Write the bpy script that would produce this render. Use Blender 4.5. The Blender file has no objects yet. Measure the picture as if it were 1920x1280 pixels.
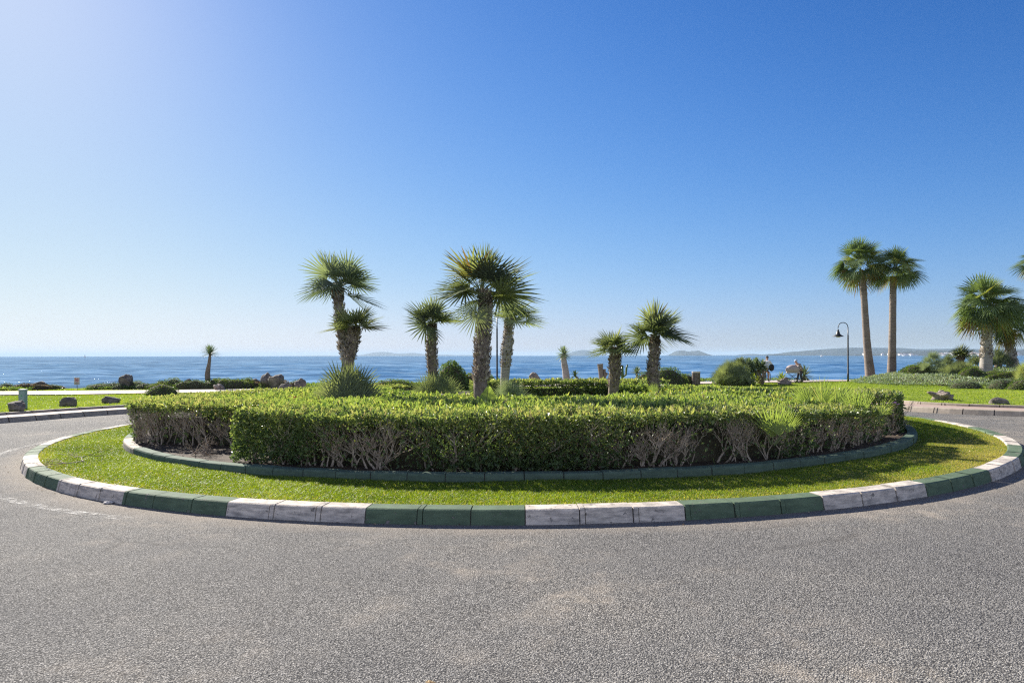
import bpy, math, random
import numpy as np
from math import sin, cos, pi, radians as R
from mathutils import Vector, Matrix

# ------------------------------------------------------------------ camera, sky, sun, exposure
sc = bpy.context.scene
C = sc.collection
FPX, HEYE = 1280.0, 1.7
cam_d = bpy.data.cameras.new('camera'); cam = bpy.data.objects.new('camera', cam_d); C.objects.link(cam)
cam.location = (0, 0, HEYE)
cam.rotation_mode = 'XYZ'
cam.rotation_euler = (R(90), R(0.09), 0)
cam_d.sensor_width = 36; cam_d.lens = 24; cam_d.shift_y = 26.5/1920
cam_d.clip_start = 0.1; cam_d.clip_end = 80000
sc.camera = cam
SUN_AZ, SUN_EL = R(-38), R(28)
w = bpy.data.worlds.new('World'); sc.world = w; w.use_nodes = True
nt = w.node_tree; nt.nodes.clear()
o_ = nt.nodes.new('ShaderNodeOutputWorld'); bg = nt.nodes.new('ShaderNodeBackground')
sky = nt.nodes.new('ShaderNodeTexSky'); sky.sky_type = 'NISHITA'; sky.sun_disc = False
sky.sun_elevation = SUN_EL; sky.sun_rotation = SUN_AZ
sky.air_density = 1.0; sky.dust_density = 0.3; sky.ozone_density = 4.0; sky.altitude = 0
sep_ = nt.nodes.new('ShaderNodeSeparateColor'); com_ = nt.nodes.new('ShaderNodeCombineColor'); nt.links.new(sky.outputs[0], sep_.inputs[0])
EXPO = 1.25
def wm_(op, a, b, c=None):
    n_ = nt.nodes.new('ShaderNodeMath'); n_.operation = op
    for q_, v_ in zip(n_.inputs, (a, b, c)):
        if v_ is None: continue
        if isinstance(v_, (int, float)): q_.default_value = v_
        else: nt.links.new(v_, q_)
    return n_.outputs[0]
# tone the Nishita sky to the deeper, softer-shouldered blue of a polarised photograph: one smooth curve per colour channel
for k_, (a_, b_, c_) in enumerate(((-3.402, 2.115, -.336), (-2.953, 1.81, -.273), (-3.207, 2.638, -.553))):
    l_ = wm_('MINIMUM', wm_('LOGARITHM', wm_('MAXIMUM', sep_.outputs[k_], .05), math.e), -b_/(2*c_))
    y_ = wm_('EXPONENT', wm_('ADD', wm_('MULTIPLY', l_, wm_('ADD', wm_('MULTIPLY', l_, c_), b_)), a_), None)
    nt.links.new(wm_('MULTIPLY', y_, 10*2**-EXPO), com_.inputs[k_])
# warm glow added to the sky behind the viewer to fill the shade
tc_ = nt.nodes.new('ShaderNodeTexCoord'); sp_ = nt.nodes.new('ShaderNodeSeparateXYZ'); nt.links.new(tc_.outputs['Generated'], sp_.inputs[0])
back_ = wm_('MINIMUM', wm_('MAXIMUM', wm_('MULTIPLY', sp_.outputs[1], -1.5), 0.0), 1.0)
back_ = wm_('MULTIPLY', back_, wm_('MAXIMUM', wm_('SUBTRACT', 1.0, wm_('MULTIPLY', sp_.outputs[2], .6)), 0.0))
fill_ = nt.nodes.new('ShaderNodeVectorMath'); fill_.operation = 'SCALE'; fill_.inputs[0].default_value = tuple(q*10*2**-EXPO for q in (.56, .49, .41)); nt.links.new(back_, fill_.inputs['Scale'])
ad_ = nt.nodes.new('ShaderNodeVectorMath'); ad_.operation = 'ADD'; nt.links.new(com_.outputs[0], ad_.inputs[0]); nt.links.new(fill_.outputs[0], ad_.inputs[1])
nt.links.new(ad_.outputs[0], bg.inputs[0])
bg.inputs[1].default_value = 0.1
nt.links.new(bg.outputs[0], o_.inputs[0])
sl = bpy.data.lights.new('sun', 'SUN'); sl.energy = 5.0; sl.angle = R(0.53); sl.color = (1.0, 0.94, 0.84)
so = bpy.data.objects.new('sun', sl); C.objects.link(so)
sd = Vector((sin(SUN_AZ)*cos(SUN_EL), cos(SUN_AZ)*cos(SUN_EL), sin(SUN_EL)))
so.rotation_euler = sd.to_track_quat('Z', 'Y').to_euler(); so.location = (-20, 30, 30)
sc.view_settings.view_transform = 'Standard'; sc.view_settings.look = 'None'
sc.view_settings.exposure = EXPO; sc.view_settings.gamma = 1.0
sc.cycles.max_bounces = 8; sc.cycles.transparent_max_bounces = 8
sc.cycles.use_denoising = False; sc.cycles.filter_width = 1.25
sc.cycles.sample_clamp_indirect = 4; sc.cycles.sample_clamp_direct = 30

rng = np.random.default_rng(7)
random.seed(7)

# ------------------------------------------------------------------ maths helpers
def G(x, y): return 0.0092*np.asarray(x) - 0.0074*np.asarray(y)        # the gently tilted ground
def hor(px): return 665 + px/1920*3
def at(px, py, z): return np.array([(px-960)/FPX*z, z, HEYE-(py-hor(px))/FPX*z])
def nrm(v): return v/np.maximum(np.linalg.norm(v, axis=-1, keepdims=True), 1e-9)
def noise2(x, y, seed=0, oct=4, f=1.0):
    r = np.random.default_rng(abs(int(seed))); out = 0; a = 1.0; t = 0
    for k in range(oct):
        for _ in range(3):
            th = r.uniform(0, 2*pi); ph = r.uniform(0, 2*pi); ff = f*(2**k)*r.uniform(.8, 1.25)
            out = out + a*np.sin(ff*(np.cos(th)*x+np.sin(th)*y)+ph+1.3*np.sin(ff*.6*(np.sin(th)*x-np.cos(th)*y)+ph*2))
        t += 1.7*a; a *= .55
    return out/t
def crom(P, n=12, closed=False):
    P = np.array(P, float); out = []
    N = len(P)
    rngk = range(N) if closed else range(N-1)
    for i in rngk:
        if closed: p0, p1, p2, p3 = P[(i-1) % N], P[i], P[(i+1) % N], P[(i+2) % N]
        else: p0, p1, p2, p3 = P[max(i-1, 0)], P[i], P[i+1], P[min(i+2, N-1)]
        for t in np.arange(n)/n:
            out.append(.5*((2*p1)+(-p0+p2)*t+(2*p0-5*p1+4*p2-p3)*t*t+(-p0+3*p1-3*p2+p3)*t**3))
    if not closed: out.append(P[-1])
    return np.array(out)

class MB:
    """collects vertices, faces and a per-vertex random value for one mesh"""
    def __init__(s): s.v = []; s.f3 = []; s.f4 = []; s.r = []; s.n = 0; s.m3 = []; s.m4 = []
    def add(s, v, f3=None, f4=None, r=0.5, m=0):
        v = np.asarray(v, float).reshape(-1, 3)
        if f3 is not None and len(f3): f = np.asarray(f3, int).reshape(-1, 3)+s.n; s.f3.append(f); s.m3.append(np.full(len(f), m))
        if f4 is not None and len(f4): f = np.asarray(f4, int).reshape(-1, 4)+s.n; s.f4.append(f); s.m4.append(np.full(len(f), m))
        s.v.append(v); s.r.append(np.broadcast_to(np.asarray(r, float), (len(v),)) if np.ndim(r) else np.full(len(v), float(r)))
        s.n += len(v)
    def mesh(s, name, mats, smooth=False):
        me = bpy.data.meshes.new(name)
        V = np.concatenate(s.v) if s.v else np.zeros((0, 3))
        f3 = np.concatenate(s.f3) if s.f3 else np.zeros((0, 3), int)
        f4 = np.concatenate(s.f4) if s.f4 else np.zeros((0, 4), int)
        me.vertices.add(len(V)); me.vertices.foreach_set('co', V.astype(np.float32).ravel())
        me.loops.add(f3.size+f4.size); me.loops.foreach_set('vertex_index', np.concatenate([f3.ravel(), f4.ravel()]).astype(np.int32))
        me.polygons.add(len(f3)+len(f4))
        me.polygons.foreach_set('loop_start', np.concatenate([np.arange(len(f3))*3, f3.size+np.arange(len(f4))*4]).astype(np.int32))
        mi = np.concatenate((s.m3 or [np.zeros(0)])+(s.m4 or [np.zeros(0)])).astype(np.int32)
        me.update(calc_edges=True)
        for m_ in (mats if isinstance(mats, (list, tuple)) else [mats]): me.materials.append(m_)
        me.polygons.foreach_set('material_index', mi)
        me.polygons.foreach_set('use_smooth', np.full(len(me.polygons), smooth))
        at_ = me.attributes.new('rnd', 'FLOAT', 'POINT'); at_.data.foreach_set('value', np.concatenate(s.r).astype(np.float32))
        me.update(); return me
    def build(s, name, mats, parent=None, smooth=False, **kw):
        o = bpy.data.objects.new(name, s.mesh(name, mats, smooth)); C.objects.link(o)
        if parent is not None: o.parent = parent
        if kw: tag(o, **kw)
        return o
def tag(o, label=None, cat=None, group=None, kind=None):
    if label: o['label'] = label
    if cat: o['category'] = cat
    if group: o['group'] = group
    if kind: o['kind'] = kind
    return o
def thing(name, label, cat, loc=(0, 0, 0), rz=0.0, group=None):
    o = bpy.data.objects.new(name, None); C.objects.link(o); o.location = loc; o.rotation_euler = (0, 0, rz)
    o.empty_display_size = .1
    return tag(o, label, cat, group)

# mesh pieces ---------------------------------------------------------
def leaves(mb, P, A, N, L, W, r, fold=.25, m=0):
    """P base points, A axis, N leaf normal, L lengths, W widths; each leaf is two folded triangles"""
    A = nrm(A); S = nrm(np.cross(A, N)); N = np.cross(S, A)
    L = np.broadcast_to(L, (len(P),))[:, None]; W = np.broadcast_to(W, (len(P),))[:, None]
    mid = P+A*L*.45
    v = np.stack([P, mid+S*W*.5+N*W*fold, P+A*L, mid-S*W*.5+N*W*fold], 1)
    i = np.arange(len(P))[:, None]*4
    f = np.concatenate([i+np.array([0, 1, 2]), i+np.array([0, 2, 3])])
    mb.add(v.reshape(-1, 3), f3=f, r=np.repeat(np.broadcast_to(r, (len(P),)), 4), m=m)
def blades(mb, P, D, L, W, r, bend=.4):
    """upright grass blades, two segments; D = lean direction (unit xy with z 0)"""
    n = len(P); th = rng.uniform(0, pi, n); S = np.stack([np.cos(th), np.sin(th), 0*th], 1)
    L = np.broadcast_to(L, (n,))[:, None]; W = np.broadcast_to(W, (n,))[:, None]
    b = bend*rng.uniform(.3, 1.4, n)[:, None]; up = np.array([0, 0, 1.])
    m = P+up*L*.55+D*L*.18*b*2; t = P+up*L*(1-.35*b)+D*L*.75*b*2
    v = np.stack([P-S*W*.5, P+S*W*.5, m+S*W*.42, m-S*W*.42, t], 1)
    i = np.arange(n)[:, None]*5
    mb.add(v.reshape(-1, 3), f3=i+np.array([3, 2, 4]), f4=i+np.array([0, 1, 2, 3]), r=np.repeat(np.broadcast_to(r, (n,)), 5))
def tube(mb, pts, rad, k=6, r=.5, m=0, caps=True, rad2=None):
    pts = np.array(pts, float); n = len(pts); rad = np.broadcast_to(rad, (n,))
    T = np.gradient(pts, axis=0) if n > 1 else np.array([[0, 0, 1.]]); T = nrm(T)
    ref = np.array([0, 0, 1.]) if abs(T[:, 2]).mean() < .8 else np.array([0, 1., 0])
    S = nrm(np.cross(T, ref)); B = np.cross(S, T)
    a = np.arange(k)*2*pi/k
    v = pts[:, None]+(S[:, None]*np.cos(a)[None, :, None]+B[:, None]*np.sin(a)[None, :, None])*rad[:, None, None]
    f = []
    for i in range(n-1):
        for j in range(k):
            f.append((i*k+j, i*k+(j+1) % k, (i+1)*k+(j+1) % k, (i+1)*k+j))
    v = v.reshape(-1, 3); f3 = []
    if caps:
        v = np.vstack([v, pts[0], pts[-1]]); c0 = n*k
        f3 = [(c0, (j+1) % k, j) for j in range(k)]+[(c0+1, (n-1)*k+j, (n-1)*k+(j+1) % k) for j in range(k)]
    mb.add(v, f3=f3, f4=f, r=r, m=m)
def twigs(mb, A, B, ra, rb, r):
    """many straight tapered three-sided sticks at once"""
    T = nrm(B-A); ref = np.where(np.abs(T[:, 2:3]) < .8, np.array([[0, 0, 1.]]), np.array([[1., 0, 0]]))
    S = nrm(np.cross(T, ref)); U = np.cross(S, T); n = len(A)
    ra = np.broadcast_to(ra, (n,))[:, None]; rb = np.broadcast_to(rb, (n,))[:, None]
    v = []
    for P, q in ((A, ra), (B, rb)):
        for j in range(3):
            a = j*2*pi/3; v.append(P+(S*cos(a)+U*sin(a))*q)
    v = np.stack(v, 1); i = np.arange(n)[:, None]*6
    f = np.concatenate([i+np.array([0, 1, 4, 3]), i+np.array([1, 2, 5, 4]), i+np.array([2, 0, 3, 5])])
    mb.add(v.reshape(-1, 3), f4=f, r=np.repeat(np.broadcast_to(r, (n,)), 6))
def box(mb, c, s, rz=0, r=.5, m=0, bev=0):
    x, y, z = np.array(s)/2
    if bev:
        pr = []
        for zz, q in ((-z, bev), (-z+bev, 0), (z-bev, 0), (z, bev)):
            for a, b in ((-1, -1), (1, -1), (1, 1), (-1, 1)): pr.append((a*(x-q), b*(y-q), zz))
        v = np.array(pr); f = [(3, 2, 1, 0), (12, 13, 14, 15)]
        for l in range(3):
            for j in range(4): f.append((l*4+j, l*4+(j+1) % 4, l*4+4+(j+1) % 4, l*4+4+j))
    else:
        v = np.array([(a*x, b*y, c_*z) for c_ in (-1, 1) for a, b in ((-1, -1), (1, -1), (1, 1), (-1, 1))])
        f = [(3, 2, 1, 0), (4, 5, 6, 7)]+[(j, (j+1) % 4, 4+(j+1) % 4, 4+j) for j in range(4)]
    if rz: v = v@np.array([[cos(rz), sin(rz), 0], [-sin(rz), cos(rz), 0], [0, 0, 1]])
    mb.add(v+np.array(c), f4=f, r=r, m=m)
def lathe(mb, prof, c=(0, 0, 0), k=20, r=.5, m=0):
    a = np.arange(k)*2*pi/k
    v = np.array([[(q*cos(t)+c[0], q*sin(t)+c[1], z+c[2]) for t in a] for q, z in prof]).reshape(-1, 3)
    f = [(i*k+j, i*k+(j+1) % k, (i+1)*k+(j+1) % k, (i+1)*k+j) for i in range(len(prof)-1) for j in range(k)]
    mb.add(v, f4=f, r=r, m=m)
def grid(mb, X, Y, Z, r=.5, flip=False):
    n, m_ = X.shape; i = np.arange(n*m_).reshape(n, m_)
    f = np.stack([i[:-1, :-1], i[:-1, 1:], i[1:, 1:], i[1:, :-1]], -1).reshape(-1, 4)
    if flip: f = f[:, ::-1]
    mb.add(np.stack([X, Y, Z], -1).reshape(-1, 3), f4=f, r=r)
def icos(sub):
    import bmesh
    bm = bmesh.new(); bmesh.ops.create_icosphere(bm, subdivisions=sub, radius=1)
    v = np.array([x.co[:] for x in bm.verts]); f = np.array([[q.index for q in p.verts] for p in bm.faces]); bm.free()
    return v, f
ICO = {k: icos(k) for k in (1, 2, 3, 4, 5)}

# ------------------------------------------------------------------ materials
def newmat(name):
    m = bpy.data.materials.new(name); m.use_nodes = True; t = m.node_tree; t.nodes.clear()
    out = t.nodes.new('ShaderNodeOutputMaterial'); return m, t, out
def N_(t, ty, **kw):
    n = t.nodes.new(ty)
    for k, v in kw.items():
        if k in n.inputs.keys() if isinstance(k, str) else False: n.inputs[k].default_value = v
        else: setattr(n, k, v)
    return n
def ramp(t, src, stops, interp='LINEAR'):
    n = t.nodes.new('ShaderNodeValToRGB'); n.color_ramp.interpolation = interp
    e = n.color_ramp.elements
    while len(e) < len(stops): e.new(.5)
    for q, (p, c) in zip(e, stops): q.position = p; q.color = (*c, 1) if len(c) == 3 else c
    t.links.new(src, n.inputs[0]); return n.outputs[0]
def tex(t, kind, scale, vec=None, **kw):
    n = t.nodes.new('ShaderNodeTex'+kind); n.inputs['Scale'].default_value = scale
    for k, v in kw.items():
        if hasattr(n, k): setattr(n, k, v)
        else: n.inputs[k].default_value = v
    if vec is not None: t.links.new(vec, n.inputs['Vector'])
    return n
def mixc(t, fac, a, b, mode='MIX'):
    n = t.nodes.new('ShaderNodeMix'); n.data_type = 'RGBA'; n.blend_type = mode
    for s, v in ((n.inputs[0], fac), (n.inputs[6], a), (n.inputs[7], b)):
        if isinstance(v, (int, float)): s.default_value = v
        elif isinstance(v, (tuple, list)): s.default_value = (*v, 1)
        else: t.links.new(v, s)
    return n.outputs[2]
def math_(t, op, a, b=0.0, c=None):
    n = t.nodes.new('ShaderNodeMath'); n.operation = op
    for s, v in zip(n.inputs, (a, b, c)):
        if v is None: continue
        if isinstance(v, (int, float)): s.default_value = v
        else: t.links.new(v, s)
    return n.outputs[0]
def bump(t, h, strength, dist, nrm_=None):
    b = t.nodes.new('ShaderNodeBump'); b.inputs['Strength'].default_value = strength; b.inputs['Distance'].default_value = dist
    t.links.new(h, b.inputs['Height'])
    if nrm_ is not None: t.links.new(nrm_, b.inputs['Normal'])
    return b.outputs[0]
def princ(t, out, col, rough=.8, spec=.4, normal=None, metal=0):
    p = t.nodes.new('ShaderNodeBsdfPrincipled')
    for s, v in ((p.inputs['Base Color'], col), (p.inputs['Roughness'], rough)):
        if isinstance(v, (int, float)): s.default_value = v
        elif isinstance(v, (tuple, list)): s.default_value = (*v, 1)
        else: t.links.new(v, s)
    p.inputs['Specular IOR Level'].default_value = spec; p.inputs['Metallic'].default_value = metal
    if normal is not None: t.links.new(normal, p.inputs['Normal'])
    if out is not None: t.links.new(p.outputs[0], out.inputs[0])
    return p
def objco(t): return t.nodes.new('ShaderNodeTexCoord').outputs['Object']

def leaf_mat(name, stops, rough=.42, trans=.45, tint=(1.25, 1.15, .35), spec=.3):
    m, t, out = newmat(name)
    a = t.nodes.new('ShaderNodeAttribute'); a.attribute_name = 'rnd'
    c = ramp(t, a.outputs['Fac'], stops)
    p = princ(t, None, c, rough, spec)
    tr = t.nodes.new('ShaderNodeBsdfTranslucent')
    t.links.new(mixc(t, 1.0, c, tint, 'MULTIPLY'), tr.inputs[0])
    mx = t.nodes.new('ShaderNodeMixShader'); mx.inputs[0].default_value = trans
    t.links.new(p.outputs[0], mx.inputs[1]); t.links.new(tr.outputs[0], mx.inputs[2]); t.links.new(mx.outputs[0], out.inputs[0])
    return m
def noisy_mat(name, stops, scale=8, rough=.85, bumpd=.01, bscale=None, detail=8, spec=.3, bstr=.6, attr=False):
    m, t, out = newmat(name); v = objco(t)
    n = tex(t, 'Noise', scale, v, Detail=detail, Roughness=.65)
    f = n.outputs[0]
    if attr:
        a = t.nodes.new('ShaderNodeAttribute'); a.attribute_name = 'rnd'
        f = math_(t, 'ADD', math_(t, 'MULTIPLY', f, .5), math_(t, 'MULTIPLY', a.outputs['Fac'], .5))
    c = ramp(t, f, stops)
    n2 = tex(t, 'Noise', bscale or scale*4, v, Detail=8, Roughness=.7)
    princ(t, out, c, rough, spec, bump(t, n2.outputs[0], bstr, bumpd)); return m
def plain(name, col, rough=.5, spec=.5, metal=0):
    m, t, out = newmat(name); v = objco(t)
    n = tex(t, 'Noise', 14, v, Detail=6)
    c = mixc(t, n.outputs[0], tuple(x*.82 for x in col), tuple(min(1, x*1.15) for x in col))
    princ(t, out, c, rough, spec, metal=metal); return m

def asphalt_mat():
    m, t, out = newmat('asphalt'); v = objco(t)
    wob = tex(t, 'Noise', 60, v, Detail=2)
    vv = mixc(t, .012, v, wob.outputs[1])
    vo = tex(t, 'Voronoi', 96, vv); vo2 = tex(t, 'Voronoi', 190, v)
    n1 = tex(t, 'Noise', 260, v, Detail=3)
    big = tex(t, 'Noise', .30, v, Detail=7, Roughness=.62); mid = tex(t, 'Noise', 1.7, v, Detail=8, Roughness=.7)
    sep = t.nodes.new('ShaderNodeSeparateColor'); t.links.new(vo.outputs['Color'], sep.inputs[0])
    stone = ramp(t, sep.outputs[0], [(0, (.21, .202, .19)), (.45, (.31, .296, .275)), (.8, (.41, .39, .36)), (1, (.58, .55, .51))])
    gap = ramp(t, vo.outputs['Distance'], [(.30, (1, 1, 1)), (.62, (.26, .26, .27))])
    c = mixc(t, 1.0, stone, gap, 'MULTIPLY')
    # dust caught between the stones, in drifts
    dustf = ramp(t, mid.outputs[0], [(.50, (0, 0, 0)), (.66, (1, 1, 1))])
    dustb = ramp(t, big.outputs[0], [(.44, (0, 0, 0)), (.62, (1, 1, 1))])
    df = math_(t, 'MULTIPLY', math_(t, 'MULTIPLY', dustf, dustb), .52)
    c = mixc(t, df, c, (.40, .34, .275))
    tone = ramp(t, big.outputs[0], [(.3, (.80, .81, .83)), (.52, (1, 1, .99)), (.7, (1.2, 1.16, 1.09))])
    c = mixc(t, 1.0, c, tone, 'MULTIPLY')
    # hairline cracks in a few places
    wc = mixc(t, .12, v, tex(t, 'Noise', 1.3, v, Detail=5).outputs[1])
    cr = tex(t, 'Voronoi', .45, wc, feature='DISTANCE_TO_EDGE'); cm = ramp(t, tex(t, 'Noise', .5, v, Detail=3).outputs[0], [(.52, (0, 0, 0)), (.60, (1, 1, 1))])
    cf = math_(t, 'MULTIPLY', ramp(t, cr.outputs['Distance'], [(.0, (1, 1, 1)), (.012, (0, 0, 0))]), cm)
    c = mixc(t, math_(t, 'MULTIPLY', cf, .4), c, (.06, .055, .05))
    # grit swept up along the kerb, and faint polished wheel tracks round the island
    sx_ = t.nodes.new('ShaderNodeVectorMath'); sx_.operation = 'DISTANCE'; t.links.new(v, sx_.inputs[0]); sx_.inputs[1].default_value = (.18, 17.35, 0)
    rn = math_(t, 'ADD', sx_.outputs['Value'], math_(t, 'MULTIPLY', math_(t, 'SUBTRACT', mid.outputs[0], .5), .9))
    grit = ramp(t, math_(t, 'DIVIDE', math_(t, 'SUBTRACT', rn, 10.2), 1.0), [(0, (1, 1, 1)), (.25, (.8, .8, .8)), (.6, (0, 0, 0))])
    c = mixc(t, math_(t, 'MULTIPLY', grit, .6), c, mixc(t, n1.outputs[0], (.20, .165, .13), (.46, .40, .33)))
    trk = ramp(t, math_(t, 'PINGPONG', math_(t, 'SUBTRACT', rn, 11.6), .9), [(.15, (1, 1, 1)), (.6, (0, 0, 0))])
    c = mixc(t, math_(t, 'MULTIPLY', trk, .10), c, (.13, .13, .135))
    h = math_(t, 'ADD', math_(t, 'MULTIPLY', vo.outputs['Distance'], -1.0), math_(t, 'MULTIPLY', n1.outputs[0], .25))
    h = math_(t, 'ADD', h, math_(t, 'MULTIPLY', vo2.outputs['Distance'], -.25))
    h = math_(t, 'ADD', h, math_(t, 'MULTIPLY', sep.outputs[1], .45))
    h = math_(t, 'MULTIPLY', h, math_(t, 'SUBTRACT', 1.0, math_(t, 'MULTIPLY', df, .9)))
    princ(t, out, c, .9, .12, bump(t, h, 1.0, .009)); return m

def paint_mat(name, col, wear=.60, stain=(.25, .24, .23)):
    m, t, out = newmat(name); v = objco(t)
    g = t.nodes.new('ShaderNodeTexCoord')
    n = tex(t, 'Noise', 2.3, v, Detail=9, Roughness=.7); n2 = tex(t, 'Noise', 9, v, Detail=10, Roughness=.72)
    mp = t.nodes.new('ShaderNodeMapping'); mp.inputs['Scale'].default_value = (1, 1, 5); t.links.new(v, mp.inputs[0])
    n3 = tex(t, 'Noise', 5, mp.outputs[0], Detail=8, Roughness=.7)
    c = mixc(t, math_(t, 'MULTIPLY', ramp(t, n3.outputs[0], [(.40, (0, 0, 0)), (.66, (1, 1, 1))]), .75), col, tuple(x*.62 for x in stain) if sum(col) > 1 else tuple(x*.6 for x in col))
    c = mixc(t, 1.0, c, ramp(t, n.outputs[0], [(.3, (.80, .80, .82)), (.7, (1.08, 1.07, 1.04))]), 'MULTIPLY')
    chip = ramp(t, n2.outputs[0], [(wear, (0, 0, 0)), (wear+.025, (1, 1, 1))])
    c = mixc(t, chip, c, (.22, .20, .18))
    h = math_(t, 'SUBTRACT', math_(t, 'MULTIPLY', tex(t, 'Noise', 45, v, Detail=8).outputs[0], .5), math_(t, 'MULTIPLY', chip, .5))
    princ(t, out, c, .85, .12, bump(t, h, .8, .008)); return m

M = {}
M['asphalt'] = asphalt_mat()
M['kerb_white'] = paint_mat('kerb_white', (.72, .64, .55), .61)
M['kerb_green'] = paint_mat('kerb_green', (.13, .185, .12), .605)
M['bed_green'] = paint_mat('bed_green', (.12, .17, .125), .66)
M['concrete'] = noisy_mat('concrete', [(.3, (.26, .22, .17)), (.7, (.46, .39, .31))], 5, .85, .006, 60)
M['joint'] = noisy_mat('joint', [(.3, (.05, .045, .04)), (.7, (.11, .10, .09))], 20)
M['soil'] = noisy_mat('soil', [(.3, (.030, .021, .015)), (.55, (.07, .05, .034)), (.75, (.15, .11, .075))], 9, .95, .03, 30)
M['bark'] = noisy_mat('bark', [(.25, (.17, .13, .095)), (.75, (.50, .41, .31))], 30, .9, .004, 90, attr=True)
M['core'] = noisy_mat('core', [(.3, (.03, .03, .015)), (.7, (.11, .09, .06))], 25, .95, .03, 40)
HL_ = [(0, (.06, .10, .04)), (.35, (.12, .175, .07)), (.7, (.25, .305, .10)), (.88, (.45, .45, .17)), (.93, (.42, .34, .21)), (1, (.30, .23, .17))]
M['hedge_leaf'] = leaf_mat('hedge_leaf', HL_, .42, .38, (1.15, 1.2, .60), .4)
M['cover_leaf'] = leaf_mat('cover_leaf', [(0, (.06, .11, .045)), (.4, (.14, .205, .07)), (.85, (.30, .37, .11)), (.92, (.48, .46, .17)), (1, (.36, .30, .20))], .42, .40, (1.2, 1.25, .55), .4)
M['grass'] = leaf_mat('grass', [(0, (.07, .125, .02)), (.5, (.17, .25, .03)), (.85, (.29, .36, .05)), (.93, (.38, .34, .15)), (1, (.46, .39, .22))], .5, .48, (1.4, 1.35, .35), .3)
M['shore_leaf'] = leaf_mat('shore_leaf', [(0, (.07, .10, .06)), (.5, (.18, .235, .14)), (1, (.36, .42, .28))], .55, .25, (1.1, 1.15, .6))
M['bush_leaf'] = leaf_mat('bush_leaf', [(0, (.05, .095, .03)), (.6, (.14, .22, .065)), (1, (.28, .35, .11))], .4, .3)
M['fan_leaf'] = leaf_mat('fan_leaf', [(0, (.07, .09, .06)), (.5, (.18, .21, .13)), (.84, (.34, .37, .19)), (.93, (.19, .17, .05)), (1, (.23, .15, .075))], .75, .34, (1.2, 1.25, .55), .04)
M['fan_grey'] = leaf_mat('fan_grey', [(0, (.10, .13, .10)), (.5, (.20, .24, .17)), (.84, (.32, .37, .24)), (1, (.24, .2, .11))], .75, .34, (1.2, 1.25, .6), .04)
M['wash_leaf'] = leaf_mat('wash_leaf', [(0, (.055, .085, .045)), (.5, (.13, .18, .085)), (.82, (.25, .30, .11)), (.92, (.26, .22, .05)), (1, (.24, .15, .07))], .75, .34, (1.2, 1.25, .55), .04)
M['petiole'] = leaf_mat('petiole', [(0, (.12, .15, .06)), (1, (.26, .28, .13))], .75, .1, spec=.08)
M['husk'] = leaf_mat('husk', [(0, (.09, .075, .062)), (.5, (.31, .26, .215)), (1, (.62, .55, .47))], .85, .08, (1.1, 1, .8), .2)
M['trunk'] = noisy_mat('trunk', [(.3, (.11, .085, .065)), (.7, (.30, .24, .19))], 12, .9, .02, 40)
def ringed(name, a, b):
    m, t, out = newmat(name); v = objco(t)
    mp = t.nodes.new('ShaderNodeMapping'); mp.inputs['Scale'].default_value = (.8, .8, 9); t.links.new(v, mp.inputs[0])
    n = tex(t, 'Noise', 3, mp.outputs[0], Detail=10, Roughness=.7)
    n2 = tex(t, 'Noise', 1.2, v, Detail=5)
    f = math_(t, 'ADD', math_(t, 'MULTIPLY', n.outputs[0], .7), math_(t, 'MULTIPLY', n2.outputs[0], .3))
    princ(t, out, ramp(t, f, [(.33, a), (.66, b)]), .9, .2, bump(t, n.outputs[0], 1, .03)); return m
M['wash_trunk'] = ringed('wash_trunk', (.11, .085, .07), (.32, .265, .22))
M['grey_trunk'] = ringed('grey_trunk', (.20, .175, .155), (.46, .42, .37))
M['rock'] = noisy_mat('rock', [(.3, (.07, .06, .055)), (.52, (.17, .145, .12)), (.75, (.33, .28, .23))], 3.5, .9, .04, 14)
M['rock_pale'] = noisy_mat('rock_pale', [(.3, (.12, .09, .075)), (.7, (.36, .30, .25))], 7, .9, .04, 22)
M['metal_dark'] = plain('metal_dark', (.018, .022, .024), .45)
M['glass_lamp'] = plain('glass_lamp', (.5, .5, .48), .3)
M['path'] = noisy_mat('path', [(.3, (.40, .33, .29)), (.7, (.55, .48, .43))], 3, .9, .004, 60)
M['cream'] = noisy_mat('cream', [(.3, (.55, .50, .46)), (.7, (.72, .68, .64))], 2, .9)

# ------------------------------------------------------------------ ground shapes
ISL = (0.18, 17.35); RI = 10.28            # kerbed island
BED = (0.156, 17.85); RB = 8.98            # raised bed
def polar(c, r, a): return np.array([c[0]+r*sin(a), c[1]-r*cos(a)])   # angle 0 = nearest the camera, positive to the right
OUT = crom([(-95, -34), (-45, -9), (-26, 4), (-19, 14), (-15.3, 20.4), (-13.4, 23.9), (-8.5, 29.3), (0, 32), (8, 29.3), (11, 24.6), (12.3, 21), (14.1, 18.9), (18.4, 15.6), (28, 9), (50, -7), (95, -34)], 14)
def offset(P, d):
    T = nrm(np.gradient(P, axis=0)); return P+np.stack([-T[:, 1], T[:, 0]], 1)*d
MND = (29.5, 38.5)
def land(x, y):
    x = np.asarray(x, float); y = np.asarray(y, float)
    h = G(x, y)+.20
    d = np.maximum(np.abs((x-MND[0])/9.5)**2.2+np.abs((y-MND[1])/5.5)**2.2, 0)
    h = h+.72*np.clip(1-d, 0, 1)**.7*(1+.12*noise2(x, y, 5, 3, .9))
    h = h+.03*noise2(x, y, 9, 3, .25)
    e = np.clip((y-44.5-.6*np.sin(x*.21))/6, 0, 1); h = h-e*e*(3-2*e)*5.2
    return h
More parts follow.
